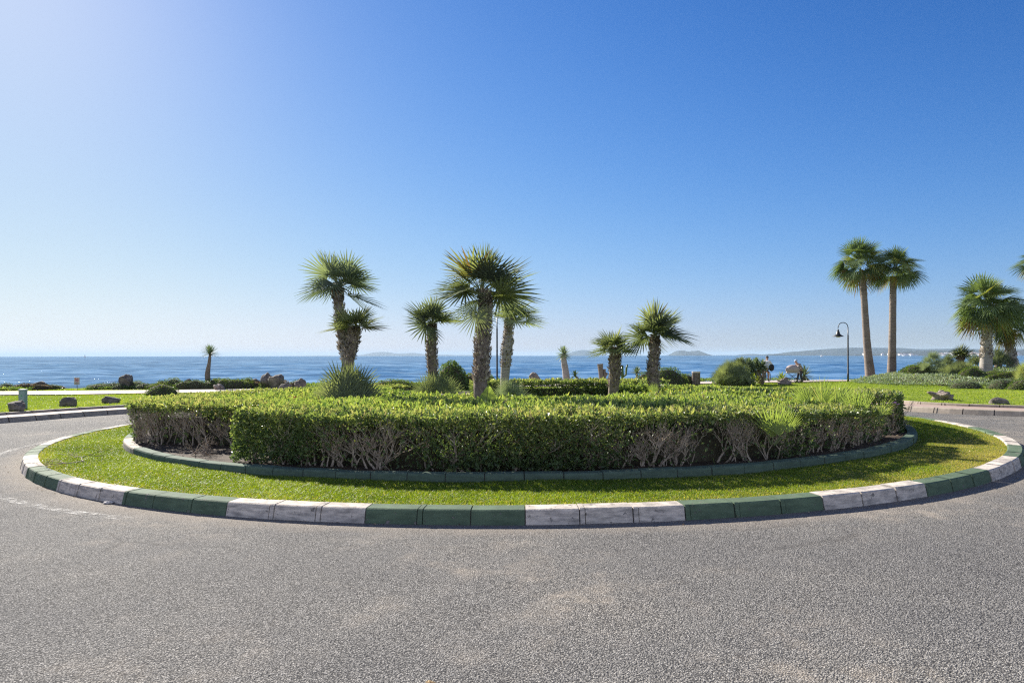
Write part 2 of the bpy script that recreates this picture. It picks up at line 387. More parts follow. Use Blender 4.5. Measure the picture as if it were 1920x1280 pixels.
def resample(P, step):
    s = np.concatenate([[0], np.cumsum(np.linalg.norm(np.diff(P, axis=0), axis=1))]); n = int(s[-1]/step)
    q = np.linspace(0, s[-1], n+1); return np.stack([np.interp(q, s, P[:, 0]), np.interp(q, s, P[:, 1])], 1)

# road sheet
mb = MB(); xs = np.linspace(-130, 130, 27); ys = np.linspace(-60, 33.3, 12); X, Y = np.meshgrid(xs, ys)
grid(mb, X, Y, G(X, Y)); mb.build('road', M['asphalt'], kind='structure')

# pavement between the two outer kerbs
def pave_mat():
    m, t, out = newmat('paving'); v = objco(t)
    b = tex(t, 'Brick', 5, v); b.inputs['Color1'].default_value = (.30, .19, .15, 1); b.inputs['Color2'].default_value = (.40, .28, .23, 1)
    b.inputs['Mortar'].default_value = (.30, .26, .22, 1); b.inputs['Mortar Size'].default_value = .02
    n = tex(t, 'Noise', 1.5, v, Detail=8); c = mixc(t, math_(t, 'MULTIPLY', n.outputs[0], .6), b.outputs[0], (.36, .30, .26))
    princ(t, out, c, .85, .3, bump(t, n.outputs[0], .3, .01)); return m
M['paving'] = pave_mat()
def strip(A, B, za, zb, name, mat, n=2, **kw):
    mb = MB(); t = np.linspace(0, 1, n)[:, None]
    X = A[None, :, 0]*(1-t)+B[None, :, 0]*t; Y = A[None, :, 1]*(1-t)+B[None, :, 1]*t
    Z = G(X, Y)+za*(1-t)+zb*t; grid(mb, X, Y, Z, flip=True); return mb.build(name, mat, **kw)
K1 = resample(OUT, .25)
strip(offset(K1, .16), offset(K1, 1.02), .145, .17, 'pavement', M['paving'], kind='structure')

# lawn beyond
K2 = offset(K1, 1.18)
tt = np.linspace(0, 1, len(K2)); ex = np.sign(tt-.5)*(np.abs(tt-.5)*2)**.55*130
cum = np.concatenate([[0], np.cumsum(np.linalg.norm(np.diff(K2, axis=0), axis=1))]); mid_ = cum[np.argmin(np.abs(K2[:, 0]))]
sx = (cum-mid_); ex = np.where(np.abs(sx) < 25, sx*1.6, np.sign(sx)*(40+(np.abs(sx)-25)*1.2))
u = np.linspace(0, 1, 70)[:, None]
X = K2[None, :, 0]*(1-u)+ex[None]*u; Y = K2[None, :, 1]*(1-u)+56*u
mb = MB(); Z = land(X, Y); Z = np.where(u < .001, G(X, Y)+.19, Z); grid(mb, X, Y, Z, flip=True)
def lawn_mat(name):
    m, t, out = newmat(name); v = objco(t)
    n = tex(t, 'Noise', 1.1, v, Detail=9, Roughness=.7); n2 = tex(t, 'Noise', 26, v, Detail=5, Roughness=.8)
    f = math_(t, 'ADD', math_(t, 'MULTIPLY', n.outputs[0], .55), math_(t, 'MULTIPLY', n2.outputs[0], .45))
    c = ramp(t, f, [(.34, (.08, .12, .02)), (.5, (.19, .25, .04)), (.62, (.27, .31, .06)), (.75, (.32, .29, .12))])
    princ(t, out, c, 1, 0.0, bump(t, n2.outputs[0], .6, .03)); return m
M['lawn'] = lawn_mat('lawn')
lawn_out = mb.build('lawn', M['lawn'], smooth=True, kind='structure')

# footpath along the shore
PC = crom([(-95, 38), (-60, 37), (-30, 37), (-18, 37.4), (-6, 38.8), (8, 40.8), (18, 42.6), (27, 45.2), (36, 46.4), (60, 46)], 10)
pw = np.interp(PC[:, 0], [-60, -20, 0, 20, 60], [2.3, 2.1, 1.7, 1.4, 1.3])
t_ = np.linspace(-1, 1, 5)[:, None]; TT = nrm(np.gradient(PC, axis=0)); NN = np.stack([-TT[:, 1], TT[:, 0]], 1)
X = PC[None, :, 0]+NN[None, :, 0]*pw*t_; Y = PC[None, :, 1]+NN[None, :, 1]*pw*t_
mb = MB(); grid(mb, X, Y, land(X, Y)+.045, flip=True); mb.build('footpath', M['path'], kind='structure')

# kerbs ---------------------------------------------------------------
def kerb(name, P, blk, prof, matf, closed, key=0.0, jit=.004, jw=.012, start=0):
    """P dense line along the face; prof = [(offset, z)...] across; every block is its own closed piece in one kerb mesh"""
    s = np.concatenate([[0], np.cumsum(np.linalg.norm(np.diff(P, axis=0), axis=1))]); n = int(round(s[-1]/blk)); b = s[-1]/n
    T = nrm(np.gradient(P, axis=0))
    if closed: T[0] = T[-1] = nrm(P[1]-P[-2])
    mb = MB(); r_ = np.random.default_rng(len(P)+n)
    def sec(q, dz=0, do=0, pf=prof):
        x = np.interp(q, s, P[:, 0]); y = np.interp(q, s, P[:, 1]); tx = np.interp(q, s, T[:, 0]); ty = np.interp(q, s, T[:, 1])
        return [(x-ty*(o+do), y+tx*(o+do), float(G(x, y))+z+dz) for o, z in pf]
    k = len(prof)
    def piece(q0, q1, dz, do, m, r, pf=prof, sub=3):
        v = [];
        for q in np.linspace(q0, q1, sub): v += sec(q, dz, do, pf)
        f = [(i*k+j, i*k+j+1, (i+1)*k+j+1, (i+1)*k+j) for i in range(sub-1) for j in range(k-1)]
        c0 = len(v); v.append(np.mean(v[:k], 0)); v.append(np.mean(v[(sub-1)*k:sub*k], 0))
        f3 = [(c0, j+1, j) for j in range(k-1)]+[(c0+1, (sub-1)*k+j, (sub-1)*k+j+1) for j in range(k-1)]
        mb.add(v, f3=f3, f4=f, r=r, m=m)
    inner = [(o*.9+.012, z-.014 if z > .05 else z) for o, z in prof]
    for i in range(n):
        m = matf(i, n); dz = r_.uniform(-jit, jit); do = r_.uniform(-jit, jit); r = r_.uniform()
        q0 = i*b+jw/2; q1 = (i+1)*b-jw/2
        if key and r_.uniform() < .85:
            qk = q0+key
            piece(q0, qk-.006, dz+.004, do-.007, m, r, sub=2); piece(qk+.002, q1, dz, do, m, r)
        else: piece(q0, q1, dz, do, m, r)
        if r_.uniform() > .0: piece((i+1)*b-jw*1.5, (i+1)*b+jw*1.5, 0, 0, 2, r, inner, 2)
    return mb, n
def ring(c, r, n=400, a0=0): return np.array([polar(c, r, a0+2*pi*i/n) for i in range(n+1)])
a0 = -3*2*pi/126*0
prof_out = [(0, -.04), (-.012, .0), (.018, .125), (.024, .142), (.042, .152), (.225, .158), (.235, .150), (.235, .02)]
# walked counter-clockwise seen from above, so that the offset points into the island
mb, n = kerb('kerb', ring(ISL, RI, 400, -.0045), .5666, prof_out, lambda i, n: (i//3) % 2, True, key=.055)
mb.build('roundabout_kerb', [M['kerb_white'], M['kerb_green'], M['joint']], kind='structure')
prof_in = [(0, .05), (.0, .10), (.006, .205), (.016, .225), (.03, .232), (.17, .232), (.18, .225), (.18, .1)]
def inm(i, n):
    a = (i+.5)/n*360
    return 1 if 298 < a < 309 else 0
mb, n = kerb('bed', ring(BED, RB), .52, prof_in, inm, True, key=0, jw=.014, jit=.007)
mb.build('bed_kerb', [M['bed_green'], M['concrete'], M['joint']], kind='structure')
prof_k1 = [(-.03, -.05), (-.03, .0), (.025, .135), (.045, .155), (.17, .16), (.17, .05)]
mb, n = kerb('k1', K1, .76, prof_k1, lambda i, n: 0, False, key=.07, jw=.03)
mb.build('pavement_kerb', [M['concrete'], M['concrete'], M['joint']], kind='structure')
prof_k2 = [(0, .1), (.0, .17), (.01, .235), (.02, .245), (.15, .245), (.16, .1)]
mb, n = kerb('k2', offset(K1, 1.02), .76, prof_k2, lambda i, n: 0, False, key=.07, jw=.03)
mb.build('lawn_kerb', [M['concrete'], M['concrete'], M['joint']], kind='structure')

# worn white edge line on the road
def worn_mat():
    m, t, out = newmat('worn_paint'); v = objco(t)
    n = tex(t, 'Noise', 6, v, Detail=12, Roughness=.8); n2 = tex(t, 'Voronoi', 80, v)
    f = math_(t, 'ADD', n.outputs[0], math_(t, 'MULTIPLY', n2.outputs['Distance'], -.22))
    a = ramp(t, f, [(.38, (0, 0, 0)), (.52, (.85, .85, .85))])
    p = princ(t, None, (.46, .45, .43), .7, .3, bump(t, n2.outputs['Distance'], 1, -.006)); tr = t.nodes.new('ShaderNodeBsdfTransparent')
    mx = t.nodes.new('ShaderNodeMixShader'); t.links.new(a, mx.inputs[0]); t.links.new(tr.outputs[0], mx.inputs[1]); t.links.new(p.outputs[0], mx.inputs[2])
    t.links.new(mx.outputs[0], out.inputs[0]); return m
mb = MB()
an = np.radians(np.linspace(-100, -24, 110))
off = np.interp(np.degrees(an), [-100, -75, -60, -45, -25, -8, 10, 40, 70, 100], [.3, .5, .62, .60, .42, .16, .14, .22, .3, .3])
wd = .14
X = np.stack([ISL[0]+(RI+off+wd*k)*np.sin(an) for k in (0, 1)]); Y = np.stack([ISL[1]-(RI+off+wd*k)*np.cos(an) for k in (0, 1)])
grid(mb, X, Y, G(X, Y)+.004); mb.build('road_marking', worn_mat(), kind='structure')

# island lawn, soil bed
def lawn_soil():
    m, t, out = newmat('lawn_soil'); v = objco(t); n = tex(t, 'Noise', 12, v, Detail=8)
    princ(t, out, ramp(t, n.outputs[0], [(.35, (.035, .05, .012)), (.6, (.09, .10, .03)), (.8, (.14, .12, .06))]), .9, .2, bump(t, n.outputs[0], 1, .03)); return m
def isl_h(x, y): return G(x, y)+.128+.012*noise2(x, y, 3, 3, 1.2)
mb = MB(); a = np.linspace(0, 2*pi, 241)
rr = np.linspace(0, 1, 10)[:, None]
ro = RI-.233; X = (ISL[0]+ro*np.sin(a))*(1-rr)+(BED[0]+(RB-.01)*np.sin(a))*rr; Y = (ISL[1]-ro*np.cos(a))*(1-rr)+(BED[1]-(RB-.01)*np.cos(a))*rr
grid(mb, X, Y, isl_h(X, Y)-.02); mb.build('island_lawn', lawn_soil(), kind='structure')
def bed_h(x, y):
    d = np.hypot(x-BED[0], y-BED[1]); return G(x, y)+.19+.19*np.clip((np.asarray(y)-14)/9, 0, 1)*np.clip((RB-d)/.8, 0, 1)+.015*noise2(x, y, 4, 3, 2)
mb = MB(); rad = np.linspace(RB-.17, .02, 24)[:, None]; X = BED[0]+rad*np.sin(a); Y = BED[1]-rad*np.cos(a)
grid(mb, X, Y, bed_h(X, Y)); mb.build('soil', M['soil'], kind='structure')

# grass blades on the island ring
def ring_pts(n, amin, amax):
    aa = rng.uniform(amin, amax, n); q = rng.uniform(0, 1, n)**.95
    Po = np.stack([ISL[0]+(RI-.24)*np.sin(aa), ISL[1]-(RI-.24)*np.cos(aa)], 1)
    Pi = np.stack([BED[0]+(RB+.01)*np.sin(aa), BED[1]-(RB+.01)*np.cos(aa)], 1)
    return Po*(1-q[:, None])+Pi*q[:, None], aa, q
mb = MB()
for n, lo, hi, L, W in ((330000, -60, 60, .042, .0065), (120000, -112, -60, .045, .009), (120000, 60, 112, .045, .009), (60000, 112, 248, .05, .014)):
    P, aa, q = ring_pts(n, R(lo), R(hi))
    pat = noise2(P[:, 0], P[:, 1], 21, 4, 1.6); dry = np.clip((np.degrees(aa)-5)/35, 0, 1)*np.clip(1-(np.degrees(aa)-55)/20, 0, 1)
    edge = np.clip(1-q/.25, 0, 1)
    rv = .45+.22*pat+rng.normal(0, .17, n); rv = np.clip(rv, 0, .84)
    isdry = rng.uniform(0, 1, n) < (.07+.70*dry*np.clip(.7-pat*.8, 0, 1.3)*(.35+.65*np.clip(1.3-q*1.4, 0, 1))+.35*edge)
    rv = np.where(isdry, rng.uniform(.88, 1, n), rv)
    th = rng.uniform(0, 2*pi, n); D = np.stack([np.cos(th), np.sin(th), 0*th], 1)
    z = isl_h(P[:, 0], P[:, 1])-.022
    LL = L*(1+.35*pat)*rng.uniform(.6, 1.35, n)*(1-.35*dry)
    blades(mb, np.column_stack([P, z]), D, LL, W*rng.uniform(.7, 1.3, n), rv, .5)
mb.build('grass', M['grass'], kind='stuff', label='short bright green turf ringing the planted bed inside the painted kerb', cat='grass')
# taller tufts on the outer lawn
mb = MB(); n = 150000
px = np.concatenate([rng.uniform(-45, -13, n//2), rng.uniform(11, 40, n//2)]); py = rng.uniform(15, 44, n)
kx = K2[:, 0]; ky = K2[:, 1]
def outside(px, py):
    d = np.full(len(px), 9e9); side = np.zeros(len(px))
    Kd = K2[::2]; Td = nrm(np.gradient(Kd, axis=0))
    for j in range(0, len(px), 20000):
        dx = px[j:j+20000, None]-Kd[None, :, 0]; dy = py[j:j+20000, None]-Kd[None, :, 1]
        i = np.argmin(dx*dx+dy*dy, 1); q = np.arange(len(i))
        side[j:j+20000] = -dx[q, i]*Td[i, 1]+dy[q, i]*Td[i, 0]
    return side
def path_d(px, py):
    yc = np.interp(px, PC[:, 0], PC[:, 1]); return np.abs(py-yc)-np.interp(px, PC[:, 0], pw)
ok = (outside(px, py) > .05) & (path_d(px, py) > .05) & (np.hypot(px/py, 0) < .85)
px, py = px[ok], py[ok]; n = len(px); pat = noise2(px, py, 31, 4, .6)
th = rng.uniform(0, 2*pi, n)
blades(mb, np.column_stack([px, py, land(px, py)-.01]), np.stack([np.cos(th), np.sin(th), 0*th], 1), rng.uniform(.03, .07, n), .022, np.clip(.55+.25*pat+rng.normal(0, .15, n), 0, .9), .5)
mb.build('grass', M['grass'], kind='stuff', label='mown lawn turf between the pavement kerb and the shore path', cat='grass')

# ------------------------------------------------------------------ sea
def sea_mat():
    m, t, out = newmat('sea_water'); v = objco(t)
    mp = t.nodes.new('ShaderNodeMapping'); mp.inputs['Scale'].default_value = (.45, 1.0, 1); t.links.new(v, mp.inputs[0])
    n1 = tex(t, 'Noise', .55, mp.outputs[0], Detail=9, Roughness=.62); n2 = tex(t, 'Noise', .035, mp.outputs[0], Detail=4, Roughness=.6)
    mp2 = t.nodes.new('ShaderNodeMapping'); mp2.inputs['Scale'].default_value = (.22, 1.0, 1); t.links.new(v, mp2.inputs[0]); n4 = tex(t, 'Noise', .11, mp2.outputs[0], Detail=8, Roughness=.78)
    n3 = tex(t, 'Noise', 3.2, mp.outputs[0], Detail=5, Roughness=.6)
    b = bump(t, n3.outputs[0], .4, .035); b = bump(t, n1.outputs[0], .5, .24, b); b = bump(t, n2.outputs[0], .5, 1.5, b)
    c = ramp(t, n4.outputs[0], [(.40, (.008, .045, .12)), (.5, (.045, .13, .25)), (.60, (.20, .33, .48))])  # pale and dark streaks: sky reflections off the waves, painted into the colour
    df = t.nodes.new('ShaderNodeBsdfDiffuse'); t.links.new(c, df.inputs[0]); t.links.new(b, df.inputs['Normal'])
    gl = t.nodes.new('ShaderNodeBsdfGlossy'); gl.inputs['Roughness'].default_value = .04; gl.inputs['Color'].default_value = (.75, .85, .95, 1); t.links.new(b, gl.inputs['Normal'])
    lw = t.nodes.new('ShaderNodeLayerWeight'); lw.inputs['Blend'].default_value = .30; t.links.new(b, lw.inputs['Normal'])
    fr = math_(t, 'MINIMUM', math_(t, 'MULTIPLY', lw.outputs['Fresnel'], .40), .30)
    mx = t.nodes.new('ShaderNodeMixShader'); t.links.new(fr, mx.inputs[0]); t.links.new(df.outputs[0], mx.inputs[1]); t.links.new(gl.outputs[0], mx.inputs[2]); t.links.new(mx.outputs[0], out.inputs[0]); return m
mb = MB(); SEA = -4.0
ys = 44*np.exp(np.linspace(0, math.log(38000/44), 560)); xs = np.linspace(-1.25, 1.25, 420)
YY, TX = np.meshgrid(ys, xs, indexing='ij'); XX = TX*YY
h = 0; r_ = np.random.default_rng(2)
for lam in (2.2, 3.1, 4.5, 6.5, 9, 14, 22):
    for _ in range(4):
        th = r_.normal(pi/2, .38); k = 2*pi/(lam*r_.uniform(.85, 1.2)); ph = r_.uniform(0, 2*pi)
        s_ = np.sin(k*(XX*cos(th)+YY*sin(th))+ph+.8*np.sin(k*.23*(XX*sin(th)-YY*cos(th))+ph*3))
        amp = .0055*lam*np.clip(1.6-YY*(math.log(38000/44)/560)/lam*2.4, 0, 1)
        h = h+amp*s_
grid(mb, XX, YY, SEA+h, flip=True)
mb.build('sea', sea_mat(), smooth=True, kind='structure')
mb = MB(); v = np.array([(-39500, 38, SEA-3), (39500, 38, SEA-3), (39500, 39000, SEA-3), (-39500, 39000, SEA-3)]); mb.add(v, f4=[(0, 1, 2, 3)])
mb.build('sea_bed', M['soil'], kind='structure')

# ------------------------------------------------------------------ far hills
M['hill'] = noisy_mat('hill', [(.35, (.018, .032, .036)), (.65, (.048, .06, .062))], .004, .95, 1, .02)  # slight blue in the base colour stands in for thicker haze
def hill(name, pts, dist, depth, label=None, seed=1, rough=.06, **kw):
    """pts = skyline (px, py); a ridge of real depth rising from the sea"""
    P = np.array(pts, float); n = 160; q = np.linspace(P[0, 0], P[-1, 0], n); yy = np.interp(q, P[:, 0], P[:, 1])
    yy = np.convolve(np.pad(yy, 3, mode='edge'), np.ones(7)/7, 'valid')*.6+yy*.4
    hgt = (hor(q)-yy)/FPX*dist+HEYE-SEA; hgt = np.maximum(hgt, 0)
    v_ = np.linspace(-1, 1, 25)[:, None]; Yd = dist+depth*v_+0*q; Xd = (q-960)/FPX*dist*np.ones_like(v_)+0
    sh = np.clip(1-np.abs(v_)**1.3, 0, 1)
    nz = noise2(Xd, Yd, seed, 4, 18/depth)
    Z = SEA-2+(hgt+2)*sh*(1+rough*nz*(1-np.exp(-8*np.abs(v_))))
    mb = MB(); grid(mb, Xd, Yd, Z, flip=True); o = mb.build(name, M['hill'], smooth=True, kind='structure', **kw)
    return o
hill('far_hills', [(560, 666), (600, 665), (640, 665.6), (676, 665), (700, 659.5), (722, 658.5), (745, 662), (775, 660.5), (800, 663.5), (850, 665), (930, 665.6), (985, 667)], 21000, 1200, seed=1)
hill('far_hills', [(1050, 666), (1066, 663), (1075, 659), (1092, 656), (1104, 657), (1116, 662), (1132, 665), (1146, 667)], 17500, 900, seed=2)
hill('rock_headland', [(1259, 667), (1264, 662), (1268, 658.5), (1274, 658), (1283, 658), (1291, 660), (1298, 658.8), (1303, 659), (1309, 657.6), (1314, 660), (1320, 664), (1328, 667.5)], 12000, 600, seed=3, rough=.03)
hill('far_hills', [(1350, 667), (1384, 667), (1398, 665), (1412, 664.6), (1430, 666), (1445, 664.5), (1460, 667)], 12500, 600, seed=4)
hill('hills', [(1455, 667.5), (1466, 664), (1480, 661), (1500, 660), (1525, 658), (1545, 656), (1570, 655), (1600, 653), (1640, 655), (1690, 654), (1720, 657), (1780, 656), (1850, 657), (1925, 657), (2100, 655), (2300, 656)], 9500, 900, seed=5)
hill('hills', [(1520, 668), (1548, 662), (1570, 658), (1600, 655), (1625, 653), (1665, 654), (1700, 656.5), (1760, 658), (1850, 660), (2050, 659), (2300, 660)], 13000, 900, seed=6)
coast_pts = [(1590, 669.5), (1610, 667.8), (1640, 666), (1680, 664), (1700, 661), (1740, 659.5), (1790, 660), (1830, 660.5), (1870, 661), (1925, 659), (2050, 658), (2300, 661)]
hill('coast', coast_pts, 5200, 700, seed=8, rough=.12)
# white houses on the coast
M['white_wall'] = noisy_mat('white_wall', [(.3, (.7, .68, .65)), (.7, (.8, .78, .75))], .3)
M['roof_tile'] = noisy_mat('roof_tile', [(.3, (.26, .12, .08)), (.7, (.36, .19, .13))], 2)
hm = MB(); box(hm, (0, 0, .5), (1, 1, 1)); box(hm, (.15, -.06, 1.12), (.5, .6, .24)); 
lathe(hm, [(.76, 1.0), (.74, 1.05), (.2, 1.16)], k=4, m=1); house_me = hm.mesh('house', [M['white_wall'], M['roof_tile']])
r_ = np.random.default_rng(12)
hs_ = [(1690+r_.uniform(0, 26), 666.6+r_.uniform(-1, 1)) for _ in range(7)]+[(r_.uniform(1755, 1830), r_.uniform(663.5, 668)) for _ in range(26)]+[(r_.uniform(1828, 1920), r_.uniform(665, 668.3)) for _ in range(24)]+[(r_.uniform(1620, 1690), r_.uniform(665.5, 667.8)) for _ in range(7)]
for px_, py_ in hs_:
    z = 4330+(669-py_)*45; o = bpy.data.objects.new('house', house_me); C.objects.link(o)
    p = at(px_, py_, z); s_ = r_.uniform(13, 24); o.location = (p[0], p[1], p[2]-6); o.scale = (s_*r_.uniform(.9, 2.2), s_, r_.uniform(7, 12)); o.rotation_euler = (0, 0, r_.uniform(-.5, .5))
    tag(o, 'tiny white house on the hazy far coast beyond the bay', 'house', 'white houses on the far coast')

# ------------------------------------------------------------------ clipped hedges and the planting between them
from mathutils import noise as mn
def inpoly(P, x, y):
    P = np.asarray(P); c = np.zeros(len(x), bool); n = len(P); j = n-1
    for i in range(n):
        xi, yi = P[i]; xj, yj = P[j]
        q = ((yi > y) != (yj > y)); k = q & (x < (xj-xi)*(y-yi)/((yj-yi) if yj != yi else 1e-9)+xi); c ^= k; j = i
    return c
def poly_inset(P, d):
    P = np.asarray(P); c = P.mean(0); n = len(P); out = []
    area = .5*np.sum(P[:, 0]*np.roll(P[:, 1], -1)-np.roll(P[:, 0], -1)*P[:, 1]); s = 1 if area > 0 else -1
    for i in range(n):
        a, b, c_ = P[i-1], P[i], P[(i+1) % n]
        n1 = nrm(np.array([-(b-a)[1], (b-a)[0]]))*s; n2 = nrm(np.array([-(c_-b)[1], (c_-b)[0]]))*s
        m = n1+n2; m = m/max(m@m, .3)*2; out.append(b+m*d)
    return np.array(out)
def arcpoly(c, r0, r1, a0, a1, n=24):
    A = np.linspace(R(a0), R(a1), n); return np.array([polar(c, r1, t) for t in A]+[polar(c, r0, t) for t in A[::-1]])
def leafset(mb, P, nor, n, size, rv, upb=.5):
    A = nrm(rng.normal(0, 1, (n, 3))*.75+nor*.7+np.array([0, 0, upb])); Nn = nrm(rng.normal(0, 1, (n, 3))*.8+nor*.6+np.array([0, 0, .5]))
    L = size*np.exp(rng.normal(0, .28, n)); leaves(mb, P, A, Nn, L, L*rng.uniform(.42, .62, n), rv)
def hedge(name, label, poly, top, side_n, top_n, size, leaf='hedge_leaf', bare=.6, stems=0, seed=0, tint=0.0, gap=0.0, cat='hedge', kind=None, group=None):
    poly = np.asarray(poly, float)
    fo = MB(); area = .5*np.sum(poly[:, 0]*np.roll(poly[:, 1], -1)-np.roll(poly[:, 0], -1)*poly[:, 1])
    if area < 0: poly = poly[::-1]; area = -area
    # top
    n = int(area*top_n); bx0, by0 = poly.min(0); bx1, by1 = poly.max(0)
    m = int(n*(bx1-bx0)*(by1-by0)/area*1.05); x = rng.uniform(bx0, bx1, m); y = rng.uniform(by0, by1, m); k = inpoly(poly, x, y); x, y = x[k], y[k]; n = len(x)
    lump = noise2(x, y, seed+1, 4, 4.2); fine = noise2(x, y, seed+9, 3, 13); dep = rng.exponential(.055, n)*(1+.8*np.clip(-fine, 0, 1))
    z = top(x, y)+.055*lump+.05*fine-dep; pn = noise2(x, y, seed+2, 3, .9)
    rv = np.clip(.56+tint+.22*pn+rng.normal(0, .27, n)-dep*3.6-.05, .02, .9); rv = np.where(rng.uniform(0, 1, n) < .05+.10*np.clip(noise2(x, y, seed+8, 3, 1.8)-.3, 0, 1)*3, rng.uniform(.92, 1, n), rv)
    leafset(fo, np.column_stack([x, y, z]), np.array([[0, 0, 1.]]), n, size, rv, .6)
    # clipped twig ends showing through the leaves
    q = rng.uniform(0, 1, n) < .10; ns = q.sum(); tw = MB()
    if ns:
        B_ = np.column_stack([x[q], y[q], z[q]+.02]); A_ = B_-np.column_stack([rng.normal(0, .035, ns), rng.normal(0, .035, ns), rng.uniform(.03, .09, ns)]); twigs(tw, A_, B_, .0035, .002, rng.uniform(0, 1, ns))
    # a few upright new shoots
    q = rng.uniform(0, 1, n) < .035; ns = q.sum()
    if ns:
        for j in range(5):
            P = np.column_stack([x[q], y[q], top(x[q], y[q])+.028*lump[q]])+np.stack([rng.normal(0, .008, ns), rng.normal(0, .008, ns), rng.uniform(0, .06, ns)], 1)
            leafset(fo, P, np.array([[0, 0, 1.]]), ns, size, np.clip(rng.normal(.8, .08, ns), 0, .9), 1.2)
    # sides
    E0 = poly; E1 = np.roll(poly, -1, 0); ln = np.linalg.norm(E1-E0, axis=1); per = ln.sum()
    hmean = .65; n = int(per*hmean*side_n); e = rng.choice(len(ln), n, p=ln/per); t = rng.uniform(0, 1, n)
    P2 = E0[e]*(1-t[:, None])+E1[e]*t[:, None]; T = nrm(E1[e]-E0[e]); No = np.stack([T[:, 1], -T[:, 0]], 1)
    arc = np.cumsum(np.concatenate([[0], ln]))[e]+t*ln[e]
    hb = bed_h(P2[:, 0], P2[:, 1]) if seed < 50 else land(P2[:, 0], P2[:, 1])
    ht = top(P2[:, 0], P2[:, 1]); u = rng.uniform(0, 1, n)
    leafy = .5+.5*noise2(arc, u*1.4, seed+3, 3, 1.1)+.1*noise2(arc, u*3, seed+4, 3, 5)     # leafy patches and bare stretches along the face
    if seed == 1:
        leafy = .6*leafy+.4*np.interp(P2[:, 0]/P2[:, 1]*FPX+960, [412, 560, 590, 780, 850, 960, 1000, 1150, 1200, 1430, 1470, 1600, 1640], [1.15, 1.1, .35, .3, .6, .6, 1.15, 1.1, .45, .15, .7, .3, .35])
    keep = rng.uniform(0, 1, n) < np.clip(np.where(u > .86, 1.0, (leafy-bare*.62)*3.2*(.45+.75*u)+.10), .04, 1)
    P2, No, u, hb, ht, e = P2[keep], No[keep], u[keep], hb[keep], ht[keep], e[keep]; n = len(u)
    dep = np.abs(rng.normal(0, .07, n)); wav = .06*noise2(P2[:, 0], P2[:, 1]+u*.7, seed+5, 3, 4)
    P2 = P2+No*(wav-dep)[:, None]
    P = np.column_stack([P2, hb+.02+(ht-hb)*u*.98])
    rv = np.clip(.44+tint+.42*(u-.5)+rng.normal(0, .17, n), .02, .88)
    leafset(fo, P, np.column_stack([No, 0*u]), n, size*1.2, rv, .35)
    # opaque heart of the hedge
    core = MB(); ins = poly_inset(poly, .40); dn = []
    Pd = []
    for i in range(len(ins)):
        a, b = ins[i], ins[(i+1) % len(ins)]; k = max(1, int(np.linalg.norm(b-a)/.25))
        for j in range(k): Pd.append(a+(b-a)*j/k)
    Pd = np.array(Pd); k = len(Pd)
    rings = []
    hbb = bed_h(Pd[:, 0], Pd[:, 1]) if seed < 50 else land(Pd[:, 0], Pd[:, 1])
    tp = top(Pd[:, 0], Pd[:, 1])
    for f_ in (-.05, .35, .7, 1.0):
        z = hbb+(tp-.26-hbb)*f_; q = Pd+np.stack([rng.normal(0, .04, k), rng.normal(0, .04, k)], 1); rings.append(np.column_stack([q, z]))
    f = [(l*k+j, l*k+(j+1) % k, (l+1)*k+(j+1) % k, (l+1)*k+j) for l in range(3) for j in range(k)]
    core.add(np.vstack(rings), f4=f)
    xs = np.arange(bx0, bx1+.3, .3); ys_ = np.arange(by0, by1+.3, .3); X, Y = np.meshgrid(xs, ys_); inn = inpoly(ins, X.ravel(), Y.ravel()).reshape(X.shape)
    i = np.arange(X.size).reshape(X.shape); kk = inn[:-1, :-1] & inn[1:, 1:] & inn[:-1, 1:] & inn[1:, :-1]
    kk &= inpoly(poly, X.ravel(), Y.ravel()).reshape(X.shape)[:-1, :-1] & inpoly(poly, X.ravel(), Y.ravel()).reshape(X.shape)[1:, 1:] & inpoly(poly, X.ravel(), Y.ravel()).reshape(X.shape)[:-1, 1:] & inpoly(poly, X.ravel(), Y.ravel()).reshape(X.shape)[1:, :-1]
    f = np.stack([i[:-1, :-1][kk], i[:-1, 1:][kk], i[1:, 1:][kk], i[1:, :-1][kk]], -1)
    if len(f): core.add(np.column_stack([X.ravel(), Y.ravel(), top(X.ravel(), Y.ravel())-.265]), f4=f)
    # branching stems behind the face
    br = MB(); ns = int(per*stems)
    if ns:
        e = rng.choice(len(ln), ns, p=ln/per); t = rng.uniform(0, 1, ns); P2 = E0[e]*(1-t[:, None])+E1[e]*t[:, None]; T = nrm(E1[e]-E0[e]); No = np.stack([T[:, 1], -T[:, 0]], 1)
        P2 = P2-No*rng.uniform(.10, .24, (ns, 1)); hb = bed_h(P2[:, 0], P2[:, 1]); ht = top(P2[:, 0], P2[:, 1])
        cur = np.column_stack([P2, hb-.02]); N3 = np.column_stack([No, 0*hb]); T3 = np.column_stack([T, 0*hb]); H = ht-hb
        d = nrm(T3*rng.normal(0, .6, (ns, 1))+N3*rng.uniform(-.05, .25, (ns, 1))+np.array([0, 0, 1.])); L = H*rng.uniform(.08, .30, ns); rad = rng.uniform(.007, .021, ns)
        gen = [(cur, d, L, rad, N3, T3, H, hb)]
        tops = []
